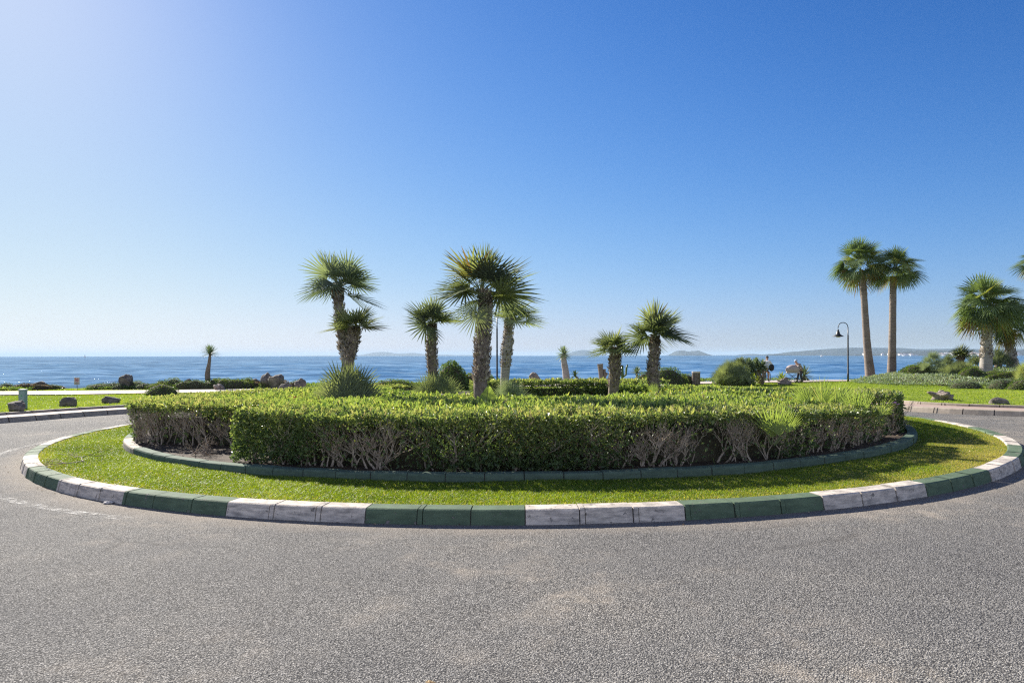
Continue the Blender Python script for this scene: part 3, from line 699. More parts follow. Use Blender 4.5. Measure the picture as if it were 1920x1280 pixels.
        for g in range(5):
            nxt = []
            for cur, d, L, rad, N3, T3, H, hb in gen:
                rr_ = rad*.78; k1 = cur+d*(L*.5)[:, None]+rng.normal(0, .012, cur.shape); end = cur+d*L[:, None]
                col = rng.uniform(.3, 1, len(cur)); twigs(br, cur, k1, rad, (rad+rr_)/2, col); twigs(br, k1, end, (rad+rr_)/2, rr_, col)
                for c in range(3 if g < 2 else 2):
                    kp = rng.uniform(0, 1, len(cur)) < (.95 if g < 3 else .8)
                    if not kp.any(): continue
                    k = kp.sum(); dd = nrm(d[kp]+T3[kp]*rng.normal(0, .62, (k, 1))+N3[kp]*rng.normal(.03, .25, (k, 1))+np.array([0, 0, .22]))
                    over = end[kp][:, 2]-hb[kp] < H[kp]*.93
                    s = over
                    nxt.append((end[kp][s], dd[s], (L[kp]*rng.uniform(.7, 1.05, k))[s], (rr_[kp]*.8)[s], N3[kp][s], T3[kp][s], H[kp][s], hb[kp][s]))
            gen = nxt
    if kind == 'stuff':
        o = fo.build(name, M[leaf], label=label, cat=cat, kind='stuff'); tw.build('twig_ends', M['bark'], o)
        core.build('shrub_heart', M['core'], o); return o
    o = thing(name, label, cat, group=group)
    fo.build('foliage', M[leaf], o); core.build('inner_twigs', M['core'], o)
    tw.build('twig_ends', M['bark'], o)
    if br.n: br.build('branches', M['bark'], o)
    return o
def bt(x, y, h): return G(x, y)+h
topA = lambda x, y: bt(x, y, np.interp(np.degrees(np.arctan2(x-BED[0], BED[1]-y)), [-35, -10, 10, 25, 40, 55], [.96, .92, .92, .88, .78, .70])+.02*noise2(x, y, 41, 2, 1.3))
hedge('clipped_hedge', 'long clipped front hedge with bare grey branches showing above the green bed kerb', arcpoly(BED, 7.55, 8.60, -31, 53, 34), topA, 4600, 1750, .046, stems=11, seed=1, bare=.80)
topB = lambda x, y: bt(x, y, .93-.012*(y-13))
Bp = [(-7.75, 13.9), (-7.35, 13.1), (-6.5, 12.75), (-5.2, 12.35), (-4.5, 12.9), (-5.9, 14.2), (-7.1, 16), (-7.4, 18.5), (-7.0, 21), (-5.6, 23.4), (-3.8, 24.9), (-4.2, 25.4), (-6.2, 24.1), (-7.8, 21.5), (-8.45, 18.5), (-8.3, 15.8)]
hedge('clipped_hedge', 'clipped hedge at the left end of the bed, set back, with tangled bare twigs', Bp, topB, 3200, 1200, .052, stems=14, seed=7, bare=1.0, tint=.06)
topC = lambda x, y: bt(x, y, .90)
hedge('clipped_hedge', 'clipped back hedge behind the palms, its shaded side above a thin strip of lawn', arcpoly(BED, 7.3, 8.5, 192, 140, 22), topC, 1500, 900, .07, stems=3, seed=13, bare=.45)
topD = lambda x, y: bt(x, y, np.interp(y, [12, 15, 20, 25], [.93, .90, .72, .62]))
hedge('clipped_hedge', 'dark clipped hedge curving round the right end of the bed', arcpoly(BED, 7.75, 8.72, 58, 138, 24), topD, 2300, 1100, .055, stems=4, seed=19, bare=.2, tint=-.08)
# planting
HOLE = (1.0, 20.3, 4.6, 4.95)
topE = lambda x, y: bt(x, y, .885-.0045*(y-10)+.03*noise2(x, y, 51, 2, .9)-.26*np.clip((x-2.5)/5, 0, 1)*np.clip((16-y)/5, 0, 1)-.24*np.clip((x-4)/4, 0, 1)*np.clip((y-17)/5, 0, 1))
A = np.linspace(-60, 55, 24); P = [polar(BED, 7.5, R(t)) for t in A]+[(6.3, 15), (6.6, 19), (5.9, 21.5)]
P += [(HOLE[0]+HOLE[2]*cos(t), HOLE[1]+HOLE[3]*sin(t)) for t in np.radians(np.linspace(20, -180, 22))]
P += [(-4.6, 22.5), (-6.2, 21), (-6.9, 18.5), (-6.8, 16)]
hedge('shrub_planting', 'dense bright green low shrubs filling the bed behind the front hedge', P, topE, 700, 820, .064, leaf='cover_leaf', seed=23, bare=.2, cat='shrubs', kind='stuff')
# small lawn inside the bed in front of the back hedge
mb = MB(); q = np.linspace(0, 2*pi, 49); rr = np.linspace(1, .02, 8)[:, None]; X = HOLE[0]+(HOLE[2]+.25)*rr*np.cos(q); Y = HOLE[1]+(HOLE[3]+.25)*rr*np.sin(q)
grid(mb, X, Y, bed_h(X, Y)+.02, flip=True); mb.build('bed_lawn', M['lawn'], kind='structure')
mb = MB(); n = 60000; x = rng.uniform(-1, 1, n); y = rng.uniform(-1, 1, n); k = x*x+y*y < 1; x = HOLE[0]+x[k]*HOLE[2]; y = HOLE[1]+y[k]*HOLE[3]; n = len(x); th = rng.uniform(0, 2*pi, n)
blades(mb, np.column_stack([x, y, bed_h(x, y)+.015]), np.stack([np.cos(th), np.sin(th), 0*th], 1), rng.uniform(.03, .06, n), .014, np.clip(.55+.2*noise2(x, y, 77, 3, 1.2)+rng.normal(0, .15, n), 0, .9), .5)
mb.build('grass', M['grass'], kind='stuff', label='narrow strip of bright lawn inside the bed in front of the back hedge', cat='grass')
# back-left part and back-right part of the planting
hedge('shrub_planting', 'low leafy shrubs at the back right of the bed between palm seedlings and hedge', [(5.6, 21.2), (6.9, 19), (7.6, 19.5), (6.9, 22), (4.8, 24.3), (3.5, 24)], topE, 600, 900, .065, leaf='cover_leaf', seed=25, bare=.2, cat='shrubs', kind='stuff')

# ------------------------------------------------------------------ palms
def fan_leaf(mb, hub, ax, side, L, nseg=30, spread=R(115), rv=.5, droop=.25, wk=1.0, tipdroop=.3, cup=.15):
    """one pleated fan: nseg tapering blades joined near the hub"""
    ax = nrm(ax); side = nrm(side-ax*(side@ax)); nn = np.cross(side, ax)
    th = np.linspace(-spread, spread, nseg)+rng.normal(0, .015, nseg)
    dth = 2*spread/nseg
    Ls = L*(1-.28*(np.abs(th)/spread)**2)*rng.uniform(.9, 1.06, nseg)
    d = np.cos(th)[:, None]*ax+np.sin(th)[:, None]*side; sd_ = -np.sin(th)[:, None]*ax+np.cos(th)[:, None]*side
    rs = np.array([0.02, .36, .66, 1.0]); ws = np.array([.02, .36*dth*.98, .30*dth, .0])*wk
    vs = []; pl = np.where(np.arange(nseg) % 2, 1, -1)*.18
    td = tipdroop*rng.uniform(.5, 1.5, nseg)
    for r_, w_ in zip(rs, ws):
        c = hub+d*(Ls*r_)[:, None]+nn*((cup*np.abs(np.sin(th))*r_*Ls)[:, None])
        c = c+np.array([0, 0, -1.])*((droop*r_**2+td*np.clip(r_-.6, 0, 1)**1.5*1.6)*Ls)[:, None]
        h = (Ls*w_*.5)[:, None]
        if w_ > 0: vs += [c-(sd_+nn*pl[:, None])*h, c+(sd_-nn*pl[:, None]*-1)*h]
        else: vs += [c]
    V = np.stack(vs, 1); k = V.shape[1]; i = np.arange(nseg)[:, None]*k
    f4 = np.concatenate([i+np.array([0, 1, 3, 2]), i+np.array([2, 3, 5, 4])]); f3 = i+np.array([4, 5, 6])
    mb.add(V.reshape(-1, 3), f3=f3, f4=f4, r=np.repeat(np.clip(rv+rng.normal(0, .06, nseg), 0, 1), k))
def crown(leaf, pet, c, K, Lp, L, emin, emax, nseg=28, droop=.15, tipdroop=.25, spread=115, dead=0.0, rvm=.45, wk=1.0, power=1.0, asx=1.0, cup=.15, bias=None, tilt=.3):
    """K fans on curved stalks round the crown centre c"""
    c = np.array(c, float); ga = pi*(3-5**.5)
    for i in range(K):
        u = ((i+.5)/K)**power; el = R(emax+(emin-emax)*u)+rng.normal(0, .15); az = i*ga+rng.normal(0, .2)
        d = np.array([cos(el)*cos(az)*asx, cos(el)*sin(az), sin(el)]); d = nrm(d); s = rng.uniform(.82, 1.12)*(1-.22*max(0, d[2])**2)
        if bias is not None: d = nrm(d+np.array(bias)*.3)
        lp = Lp*s*(1-.15*u); hub = c+d*lp+np.array([0, 0, -.12*lp*cos(el)])
        mid = c+d*lp*.5+np.array([0, 0, .02*lp])
        tube(pet, [c, mid, hub], [.016, .011, .007], 4, r=rng.uniform(0, 1), caps=False)
        ax = nrm(d+np.array([0, 0, -tilt*cos(el)])+rng.normal(0, .2, 3)); side = nrm(np.cross(ax, np.array([0, 0, 1.]))+rng.normal(0, .35, 3)) if abs(ax[2]) < .95 else np.array([cos(az+1.6), sin(az+1.6), 0])
        isd = u > 1-dead
        fan_leaf(leaf, hub, ax, side, L*s, nseg, R(spread), (rng.uniform(.9, 1) if isd else np.clip(rng.normal(rvm, .2), .05, .86)), droop*(.4+1.0*u), wk, tipdroop*(.4+u), cup)
def trunk_line(P, n=24): return crom(P, max(2, n//(len(P)-1)))
def trunk_mesh(mb, line, rads, k=14, amp=.05, seed=0):
    n = len(line); rad = np.interp(np.linspace(0, 1, n), np.linspace(0, 1, len(rads)), rads)
    st = mb.n; tube(mb, line, rad, k, r=.5)
    v = mb.v[-1]; c = np.repeat(line, k, 0); b = v[:n*k]-c; j = noise2(v[:n*k, 2]*3+seed, np.arctan2(b[:, 1], b[:, 0]), seed, 3, 2.2)
    v[:n*k] = c+b*(1+amp*j)[:, None]
    return rad
def boots(mb, line, rad, dens, L, t0=0, t1=1, out=.5, rvm=.55, spiral=True):
    """old leaf bases: stubby wedges pointing up and out of the trunk"""
    seg = np.linalg.norm(np.diff(line, axis=0), axis=1).sum(); ar = 2*pi*np.mean(rad)*seg*(t1-t0); n = int(ar*dens)
    t = rng.uniform(t0, t1, n); idx = t*(len(line)-1)
    c = np.stack([np.interp(idx, np.arange(len(line)), line[:, k]) for k in range(3)], 1); rr = np.interp(idx, np.arange(len(line)), rad)
    a = np.arange(n)*2.39996+rng.normal(0, .1, n) if spiral else rng.uniform(0, 2*pi, n); o = np.stack([np.cos(a), np.sin(a), 0*a], 1)
    P = c+o*rr[:, None]*.93; ax = o*out*rng.uniform(.6, 1.5, (n, 1))+np.array([0, 0, 1.])*rng.uniform(.4, 1, (n, 1)); Ln = L*rng.uniform(.6, 1.4, n)
    leaves(mb, P, ax, o+rng.normal(0, .2, (n, 3)), Ln, Ln*.55, np.clip(rng.normal(rvm, .25, n), 0, 1), .3)
def fan_palm(label, base, line_px, z, rads, crown_c, Lp, L, K, leaf='fan_leaf', emin=-30, emax=88, group='fan palms in the roundabout bed', bootd=420, bl=.085, b0=.3, husk_rv=.5, rvm=.45, nseg=30, droop=.03, asx=1.0, tipd=.06, extra=None, out=.55, darktop=True):
    o = thing('fan_palm', label, 'palm tree', tuple(base), group=group)
    b = np.array(base); line = np.array([at(px, py, z) for px, py in line_px])-b; line[0] = (line[0][0]*0, 0, -.05)
    L3 = trunk_line(line, 30); tr = MB(); rad = trunk_mesh(tr, L3, rads, 14, .06, int(base[0]*10)); tr.build('trunk', M['grey_trunk'] if leaf == 'fan_grey' else M['trunk'], o, smooth=True)
    hk = MB(); boots(hk, L3, rad, bootd, bl, b0, .995, out, husk_rv)
    if darktop: boots(hk, L3, rad, bootd*.8, bl*1.15, .82, 1.0, out*1.2, .1)
    hk.build('leaf_bases', M['husk'], o)
    c = at(*crown_c, z)-b; lf, pt = MB(), MB(); crown(lf, pt, c, K, Lp, L, emin, emax, nseg, droop, tipd, 118, 0, rvm, asx=asx)
    if extra: extra(lf, pt, b)
    lf.build('crown', M[leaf], o); pt.build('leaf_stalks', M['petiole'], o); return o
def bbase(px, z):
    x = (px-960)/FPX*z; return (x, z, float(bed_h(x, z)))
fan_palm('tall grey-green fan palm at the left with a big round head above a smaller one', bbase(652, 17.0), [(652, 760), (650, 690), (641, 620), (634, 556), (634, 542)], 17.0, [.105, .11, .125, .115, .065], (638, 536), .50, .78, 22, 'fan_grey', -14, 88, nseg=26, rvm=.45, asx=1.0)
fan_palm('shorter fan palm pressed against the tall grey-green one at the left', bbase(657, 16.6), [(657, 765), (655, 690), (662, 640), (664, 622), (663, 614)], 16.6, [.10, .105, .13, .115, .055], (663, 614), .30, .66, 13, 'fan_leaf', 8, 60, nseg=22, rvm=.75)
fan_palm('slim-trunked fan palm left of the tallest one with a flat green head', bbase(812, 19.0), [(812, 760), (812, 720), (809, 660), (810, 628), (810, 609)], 19.0, [.12, .12, .14, .115, .05], (810, 608), .36, .74, 16, 'fan_leaf', 0, 85, rvm=.4, nseg=24)
def big_extra(lf, pt, b):
    hub = at(893, 588, 14.55)-b; c = at(908, 560, 14.9)-b; tube(pt, [c, (c+hub)/2+np.array([0, -.1, .08]), hub], [.014, .01, .008], 5, r=.6)
    fan_leaf(lf, hub, np.array([-.25, -.45, -.8]), np.array([1., 0, -.1]), .62, 40, R(168), .62, .0, .8, .1, .05)
fan_palm('tallest fan palm in the middle of the bed with a thick shaggy trunk', bbase(900, 15.0), [(899, 790), (900, 742), (903, 690), (906, 630), (910, 580), (909, 548)], 15.0, [.14, .145, .155, .145, .10, .065], (902, 548),  .54, .96, 22, 'fan_leaf', -12, 88, nseg=28, bootd=520, bl=.10, rvm=.5, asx=1.28, extra=big_extra, husk_rv=.62)
fan_palm('fan palm just right of the tallest one beside the lamp post', bbase(945, 22.0), [(945, 760), (947, 700), (951, 650), (954, 612), (955, 600)], 22.0, [.13, .14, .17, .12, .06], (966, 600), .44, .76, 17, 'fan_grey', 0, 85, rvm=.7, asx=1.0, nseg=24)
fan_palm('smallest fan palm of the bed with a low head right of the middle', bbase(1150, 20.5), [(1149, 770), (1150, 735), (1153, 690), (1153, 662), (1152, 655)], 20.5, [.14, .15, .175, .14, .07], (1151, 657), .32, .66, 15, 'fan_leaf', 2, 80, rvm=.5, bootd=480, nseg=22)
fan_palm('rightmost fan palm of the bed with a wide head and shaggy brown trunk', bbase(1227, 19.5), [(1227, 770), (1228, 740), (1224, 700), (1227, 660), (1229, 631)], 19.5, [.11, .12, .16, .14, .065], (1228, 628), .42, .90, 19, 'fan_leaf', -6, 86, rvm=.4, bootd=520, nseg=24)

# clumping fans on the ground (suckers)
def fan_clump(name, label, base, fans, leaf='fan_leaf', cat='palm shrub', group=None, sp=(62, 100), ns_=20):
    o = thing(name, label, cat, tuple(base), group=group); lf, pt = MB(), MB()
    for dx, dy, dz, L, ax, rv in fans:
        hub = np.array([dx, dy, dz]); c = np.array([dx*.25, dy*.25, 0.])
        tube(pt, [c, (c+hub)/2+np.array([0, 0, dz*.1]), hub], [.013, .01, .007], 4, r=.5, caps=False)
        ax = nrm(np.array(ax, float)); sd0 = nrm(np.cross(ax, np.array([rng.normal(0, .25), 1.0, rng.normal(0, .25)])))
        fan_leaf(lf, hub, ax, sd0, L, ns_, R(rng.uniform(*sp)), rv, .03, .9, .06, .12)
    lf.build('fronds', M[leaf], o); pt.build('stalks', M['petiole'], o); return o
def dome(nf, rx, ry, h, L, rvm=.4, seed=0):
    out = []; r_ = np.random.default_rng(seed)
    for i in range(nf):
        a = i*2.39996; q = ((i+.5)/nf)**.6; x = rx*q*cos(a)*.75; y = ry*q*sin(a)*.75; z = h*(1-.75*q**2)*.62*r_.uniform(.7, 1.1)
        ax = (x/rx*.95+r_.normal(0, .12), y/ry*.5, .3+1.0*(1-q)+r_.uniform(0, .35)); out.append((x, y, max(z, .12), L*r_.uniform(.8, 1.15), ax, np.clip(r_.normal(rvm, .16), .05, .85)))
    return out
b = bbase(652, 16.0); fan_clump('fan_palm_suckers', 'wide bush of spiky palm suckers at the foot of the two left palms', b, dome(40, .90, .55, 1.55, .62, .5, 1))
b = bbase(815, 18.7); fan_clump('fan_palm_suckers', 'dark green palm suckers round the foot of the slim fan palm', b, dome(20, .85, .45, 1.30, .50, .5, 2))
b = bbase(955, 21.5); fan_clump('fan_palm_suckers', 'few grey-green palm suckers in front of the back hedge beside the lamp post', b, dome(9, .5, .3, .85, .45, .5, 3), 'fan_grey')
# seedling fans standing in the planting at the right
def pf(px, py, z, L, lean, rv, k=1):
    p = at(px, py, z); return p, [(rng.normal(0, .06)*i, rng.normal(0, .05)*i, .10+.02*i, L*(1-.12*i), (lean+rng.normal(0, .22)*i, rng.normal(0, .1)-.1*(i % 2), 1.0), rv) for i in range(k)]
for (px, py, z, L, lean, rv, k, lab) in [
        (1448, 832, 9.86, .62, -.05, .76, 4, 'yellow-green palm seedling standing out of the front hedge at the right'),
        (1513, 768, 12.8, .52, -.75, .76, 2, 'palm seedling with its fan laid to the left in the right planting'),
        (1542, 770, 12.4, .60, .02, .76, 2, 'tallest upright palm seedling in the planting right of the middle'),
        (1567, 770, 12.2, .60, .9, .76, 1, 'pale palm seedling leaning far to the right in the planting'),
        (1618, 790, 11.7, .62, -.12, .76, 2, 'upright palm seedling near the right end of the bed with narrow folded fans'),
        (1648, 790, 11.4, .40, .95, .76, 1, 'low palm seedling bent to the right beside the dark end hedge'),
        (1230, 748, 17.5, .40, -.2, .7, 3, 'small pale fan seedling left of the dark-headed palm trunk')]:
    p, fans = pf(px, py, z, L, lean, rv, k); fan_clump('palm_seedling', lab, p-np.array([0, 0, .02]), fans, 'cover_leaf', cat='palm seedling', group='palm seedlings in the bed', sp=(34, 60), ns_=15)

# banana-like leaf in front of the tallest palm
o = thing('broad_leaf_plant', 'single broad upright leaf with pale midrib in front of the tallest palm', 'plant', tuple(at(908, 790, 12.6)))
mb = MB(); n = 14
for s in (-1, 1):
    X = []; 
    for i in range(n+1):
        t = i/n; wdt = .17*(sin(pi*min(t*1.02, 1)**.8)**.75 if t < 1 else 0)*s; y = -.05-.10*t*t; zz = .10+.58*t
        lean = .06*t+.03*sin(2*t)
        X.append([(lean, y, zz), (lean+wdt*.6, y+.045*abs(wdt)/.17, zz+.02), (lean+wdt, y+.03, zz+.01*sin(i*2.1))])
    X = np.array(X); grid(mb, X[..., 0], X[..., 1], X[..., 2], r=.8)
mb.build('leaf_blade', M['cover_leaf'], o); mb = MB(); tube(mb, [(0, 0, -.3), (.0, -.05, .1), (.04, -.07, .4), (.085, -.15, .68)], [.014, .011, .007, .002], 6, r=.9); mb.build('midrib', M['petiole'], o)

# tall washingtonias and the two stout ones at the right
def big_palm(label, base, line_px, z, rads, cc, Lp, L, K, emin, rough_from=None, dead=.06, husk=.5, asx=1, emax=86, wk=1.0, rvm=.48, group=None, tr_mat='wash_trunk', flop=None):
    o = thing('washingtonia_palm', label, 'palm tree', tuple(base), group=group); b = np.array(base)
    line = np.array([at(px, py, z) for px, py in line_px])-b; L3 = trunk_line(line, 40); tr = MB(); rad = trunk_mesh(tr, L3, rads, 18, .03, 3)
    tr.build('trunk', M[tr_mat], o, smooth=True)
    if rough_from is not None:
        hk = MB(); boots(hk, L3, rad, 130, .14, rough_from, .99, .28, husk); hk.build('leaf_bases', M['husk'], o)
    c = at(*cc, z)-b; lf, pt = MB(), MB(); crown(lf, pt, c, K, Lp, L, emin, emax, 20, .08, .20, 80, dead, rvm, wk=wk*1.1, asx=asx, cup=.12, power=.9, tilt=.8); crown(lf, pt, c, K//3, Lp*.45, L*.85, 5, 80, 20, .05, .15, 75, 0, rvm+.1, tilt=.5)
    if flop:
        for (px, py, LL, rv) in flop:
            hub = at(px, py, z-.2)-b; tube(pt, [c, (c+hub)/2+np.array([0, 0, .1]), hub], [.02, .014, .01], 4); fan_leaf(lf, hub, np.array([.1, 0, -1.]), np.array([1., .3, 0]), LL, 22, R(60), rv, .0, 1, .1, .1)
    lf.build('crown', M['wash_leaf'], o); pt.build('leaf_stalks', M['petiole'], o); return o
def lbase(px, z, dz=0):
    x = (px-960)/FPX*z; return (x, z, float(land(x, z))+dz)
TG = 'tall palms by the shore path'
big_palm('left one of the two tallest slender palms by the shore path, its crown higher', lbase(1632, 43), [(1633, 722), (1631, 700), (1626, 650), (1622, 590), (1618, 520), (1617, 512)], 43, [.42, .29, .225, .20, .185, .18], (1613, 494), 1.0, 1.2, 46, -50, group=TG, asx=1.05, dead=.07)
big_palm('right one of the two tallest slender palms, with a dead frond hanging under its crown', lbase(1673, 42.5), [(1673, 720), (1672, 700), (1673, 650), (1674, 590), (1675, 530), (1675, 520)], 42.5, [.34, .27, .22, .20, .19, .18], (1681, 506), .95, 1.12, 42, -48, group=TG, dead=.05, flop=[(1687, 522, .75, .97)])
RG = 'stout palms on the right mound'
big_palm('stout palm on the right mound with a grey swollen foot and ragged crown', lbase(1849, 36), [(1849, 712), (1849, 690), (1850, 650), (1851, 610), (1850, 590)], 36, [.40, .30, .24, .22, .18], (1850, 574), 1.05, 1.25, 50, -52, .35, .08, .7, 1.1, group=RG, tr_mat='grey_trunk')
big_palm('leaning palm at the right edge behind the stout one, hung with brown fronds', lbase(1901, 38), [(1903, 712), (1900, 690), (1893, 655), (1888, 630), (1888, 618)], 38, [.36, .27, .22, .20, .17], (1893, 606), .85, .95, 34, -60, .2, .2, .6, group=RG, tr_mat='grey_trunk', flop=[(1897, 640, .7, .98), (1876, 640, .7, .9)])
big_palm('palm mostly outside the right edge, only its leaf tips reaching in', lbase(1962, 40), [(1962, 712), (1961, 650), (1958, 560), (1955, 500)], 40, [.4, .3, .25, .22], (1955, 492), .9, 1.0, 24, -40, group=RG)

# small palms and spiky plants -------------------------------------------------
def spiky(mb, c, K, L, W, emin, emax, rvm, droop=.2, seed=0):
    r_ = np.random.default_rng(seed)
    for i in range(K):
        u = (i+.5)/K; el = R(emax+(emin-emax)*u)+r_.normal(0, .08); az = i*2.39996
        d = np.array([cos(el)*cos(az), cos(el)*sin(az), sin(el)]); s = nrm(np.cross(d, np.array([0, 0, 1.01]))); ll = L*r_.uniform(.85, 1.1); nn = np.cross(s, d)
        v = []
        for t, wv in ((0, .7), (.4, 1), (.75, .6), (1, 0)):
            p = np.array(c)+d*ll*t+np.array([0, 0, -droop*ll*t*t])
            v += [p-s*W*wv*.5+nn*W*.15*wv, p, p+s*W*wv*.5+nn*W*.15*wv]
        f = [(a*3+k, a*3+k+1, a*3+k+4, a*3+k+3) for a in range(3) for k in range(2)]
        mb.add(v, f4=f, r=float(np.clip(r_.normal(rvm, .15), 0, .85)))
def rosette_tree(name, label, px, pbase, z, line_px, rads, K, L, W, emin=-15, leaf='bush_leaf', cat='plant', tm='grey_trunk', rvm=.5, head=None, droop=.1, group=None):
    base = np.array([(px-960)/FPX*z, z, float(land((px-960)/FPX*z, z))-.03]) if pbase is None else at(px, pbase, z)
    o = thing(name, label, cat, tuple(base), group=group); line = np.array([at(a, b, z) for a, b in line_px])-base; tr = MB(); trunk_mesh(tr, trunk_line(line, 12), rads, 10, .05, 2); tr.build('trunk', M[tm], o, smooth=True)
    lf = MB()
    for q in (head or [line_px[-1]]): spiky(lf, at(*q, z)-base, K, L, W, emin, 85, rvm, droop, int(q[0]))
    lf.build('crown', M[leaf], o); return o
rosette_tree('yucca_tree', 'small spiky-headed tree with a thin brown trunk on the left shore', 392, None, 42, [(391, 728), (389, 700), (392, 680), (394, 662)], [.15, .16, .10, .07], 90, .72, .06, -12, 'shore_leaf', 'small tree', 'trunk', .35)
rosette_tree('yucca_tree', 'pale thick-stemmed yucca with a small dry tuft beyond the back hedge', 1060, None, 41, [(1063, 730), (1061, 700), (1057, 675), (1057, 664)], [.22, .21, .17, .14], 90, .62, .075, -45, 'shore_leaf', 'small tree', 'grey_trunk', .7)
rosette_tree('agave_plant', 'bent dark rosette plant leaning left beside the pale yucca', 1084, None, 40.5, [(1088, 730), (1086, 714), (1078, 705)], [.07, .07, .05], 26, .45, .09, -30, 'bush_leaf', 'plant', 'trunk', .5)
rosette_tree('agave_plant', 'symmetrical rosette plant on a short stem between two fan palm trunks', 1195, None, 40, [(1195, 730), (1194, 710), (1194, 700)], [.07, .06, .05], 30, .50, .12, -10, 'shore_leaf', 'plant', 'trunk', .35)
rosette_tree('small_fan_plant', 'small upright agave by a dark post on the left shore', 437, None, 41, [(437, 728), (437, 722)], [.1, .08], 22, .42, .10, 5, 'shore_leaf', 'plant', 'trunk', .7)
rosette_tree('agave_plant', 'grey agave with stiff upright spikes left of the right mound', 1702, None, 40, [(1702, 722), (1702, 712)], [.1, .1], 14, .85, .13, 20, 'shore_leaf', 'plant', 'trunk', .5)
rosette_tree('agave_plant', 'yellow-green bushy rosette on the shore between the two people', 1466, None, 42, [(1466, 728), (1466, 714)], [.1, .1], 30, .62, .12, -5, 'bush_leaf', 'plant', 'trunk', .95)
# small dark post, cactus, cut stump
mb = MB(); o = thing('post', 'small dark post beside the upright agave on the left shore', 'post', lbase(443, 41)); box(mb, (0, 0, .25), (.1, .1, .5), bev=.012); box(mb, (0, 0, .51), (.13, .13, .03), bev=.01); mb.build('shaft', M['metal_dark'], o)
o = thing('cactus', 'slim branching green cactus beyond the hedge between two fan palms', 'cactus', lbase(1167, 40)); mb = MB()
tube(mb, [(0, 0, 0), (0, 0, .6), (.0, 0, 1.15)], [.07, .085, .06], 8, r=.3); tube(mb, [(0, 0, .45), (.2, 0, .6), (.24, 0, 1.0), (.3, 0, 1.2)], [.05, .06, .06, .04], 8, r=.4); tube(mb, [(0, 0, .55), (-.14, 0, .7), (-.17, 0, .95)], [.05, .05, .035], 8, r=.4); mb.build('stem', M['bush_leaf'], o, smooth=True)
o = thing('cut_trunk', 'sawn-off pair of brown cactus trunks beyond the back hedge', 'tree stump', lbase(1127, 40)); mb = MB()
trunk_mesh(mb, trunk_line([(0.05, 0, -.05), (0, 0, .5), (-.06, 0, 1.25)], 10), [.15, .14, .17], 9, .1, 1); trunk_mesh(mb, trunk_line([(.15, 0, -.05), (.2, 0, .4), (.2, 0, .95)], 10), [.1, .09, .08], 8, .1, 2); tube(mb, [(.2, 0, .5), (.33, 0, .6), (.33, 0, .75)], [.05, .05, .05], 7)
mb.build('stem', M['trunk'], o)

# bushes of small leaves
BUSH = {}
def bush_mesh(kind, seed, nl=1800, size=.07):
    key = (kind, seed)
    if key in BUSH: return BUSH[key]
    lf = MB(); n = nl; r_ = np.random.default_rng(seed)
    d = nrm(r_.normal(0, 1, (n, 3))); d[:, 2] = np.abs(d[:, 2]); a = np.arctan2(d[:, 1], d[:, 0])
    R_ = .9+.16*noise2(d[:, 0]*2, d[:, 1]*2+d[:, 2], seed, 3, 2.0); q = R_*(1-r_.exponential(.05, n))
    P = d*q[:, None]*np.array([1, 1, 1.]); rv = np.clip(.5+.3*noise2(P[:, 0], P[:, 1], seed+3, 2, 3)+r_.normal(0, .2, n), 0, 1)
    leafset(lf, P, d, n, size, rv, .3)
    v, f = ICO[3]; v = v.copy(); v[:, 2] = np.abs(v[:, 2])*1.0; v = v*(.80+.1*noise2(v[:, 0]*2, v[:, 1]*2+v[:, 2], seed, 3, 2.0))[:, None]
    cr = MB(); cr.add(v, f3=f)
    BUSH[key] = (lf.mesh('foliage', M[kind]), cr.mesh('inner_twigs', M['core'], True)); return BUSH[key]
def bush(label, px, z, w, d, h, kind='bush_leaf', seed=0, group=None, name='bush', nl=1800, size=.07, sink=0, cat='bush', dz=None):
    b = lbase(px, z, -.03-sink); a, c = bush_mesh(kind, seed, nl, size); o = thing(name, label, cat, b, group=group); o.rotation_euler = (0, 0, random.uniform(0, 6))
    o.scale = (w/2, d/2, h)
    for nm, me in (('foliage', a), ('inner_twigs', c)):
        q = bpy.data.objects.new(nm, me); C.objects.link(q); q.parent = o
    o.rotation_euler = (0, 0, 0); return o
bush('rounded loose bush on the shore behind the middle palms', 848, 36, 2.0, 1.8, 1.62, 'bush_leaf', 1, nl=3000)
bush('low clipped bush right of the rounded one behind the tallest palm', 890, 36.5, 2.4, 1.4, .95, 'bush_leaf', 2, nl=2400)
bush('clipped green bush at the foot of the lamp post', 915, 37, 1.2, 1.1, .95, 'bush_leaf', 3)
bush('dark mound bush behind the dark-headed palm trunk', 1246, 38, 2.8, 1.8, 1.15, 'bush_leaf', 4, nl=3000, size=.055)
bush('low dark bush left of the litter bin', 1287, 38.5, 1.6, 1.2, .72, 'bush_leaf', 5)
bush('low bush left of the dark-headed palm trunk', 1213, 38.5, 1.5, 1.2, .85, 'bush_leaf', 6)

bush('low green shrubs behind the bed between the left palms and the slim palm', 742, 36.6, 3.4, 1.2, .62, 'bush_leaf', 9, nl=2600)
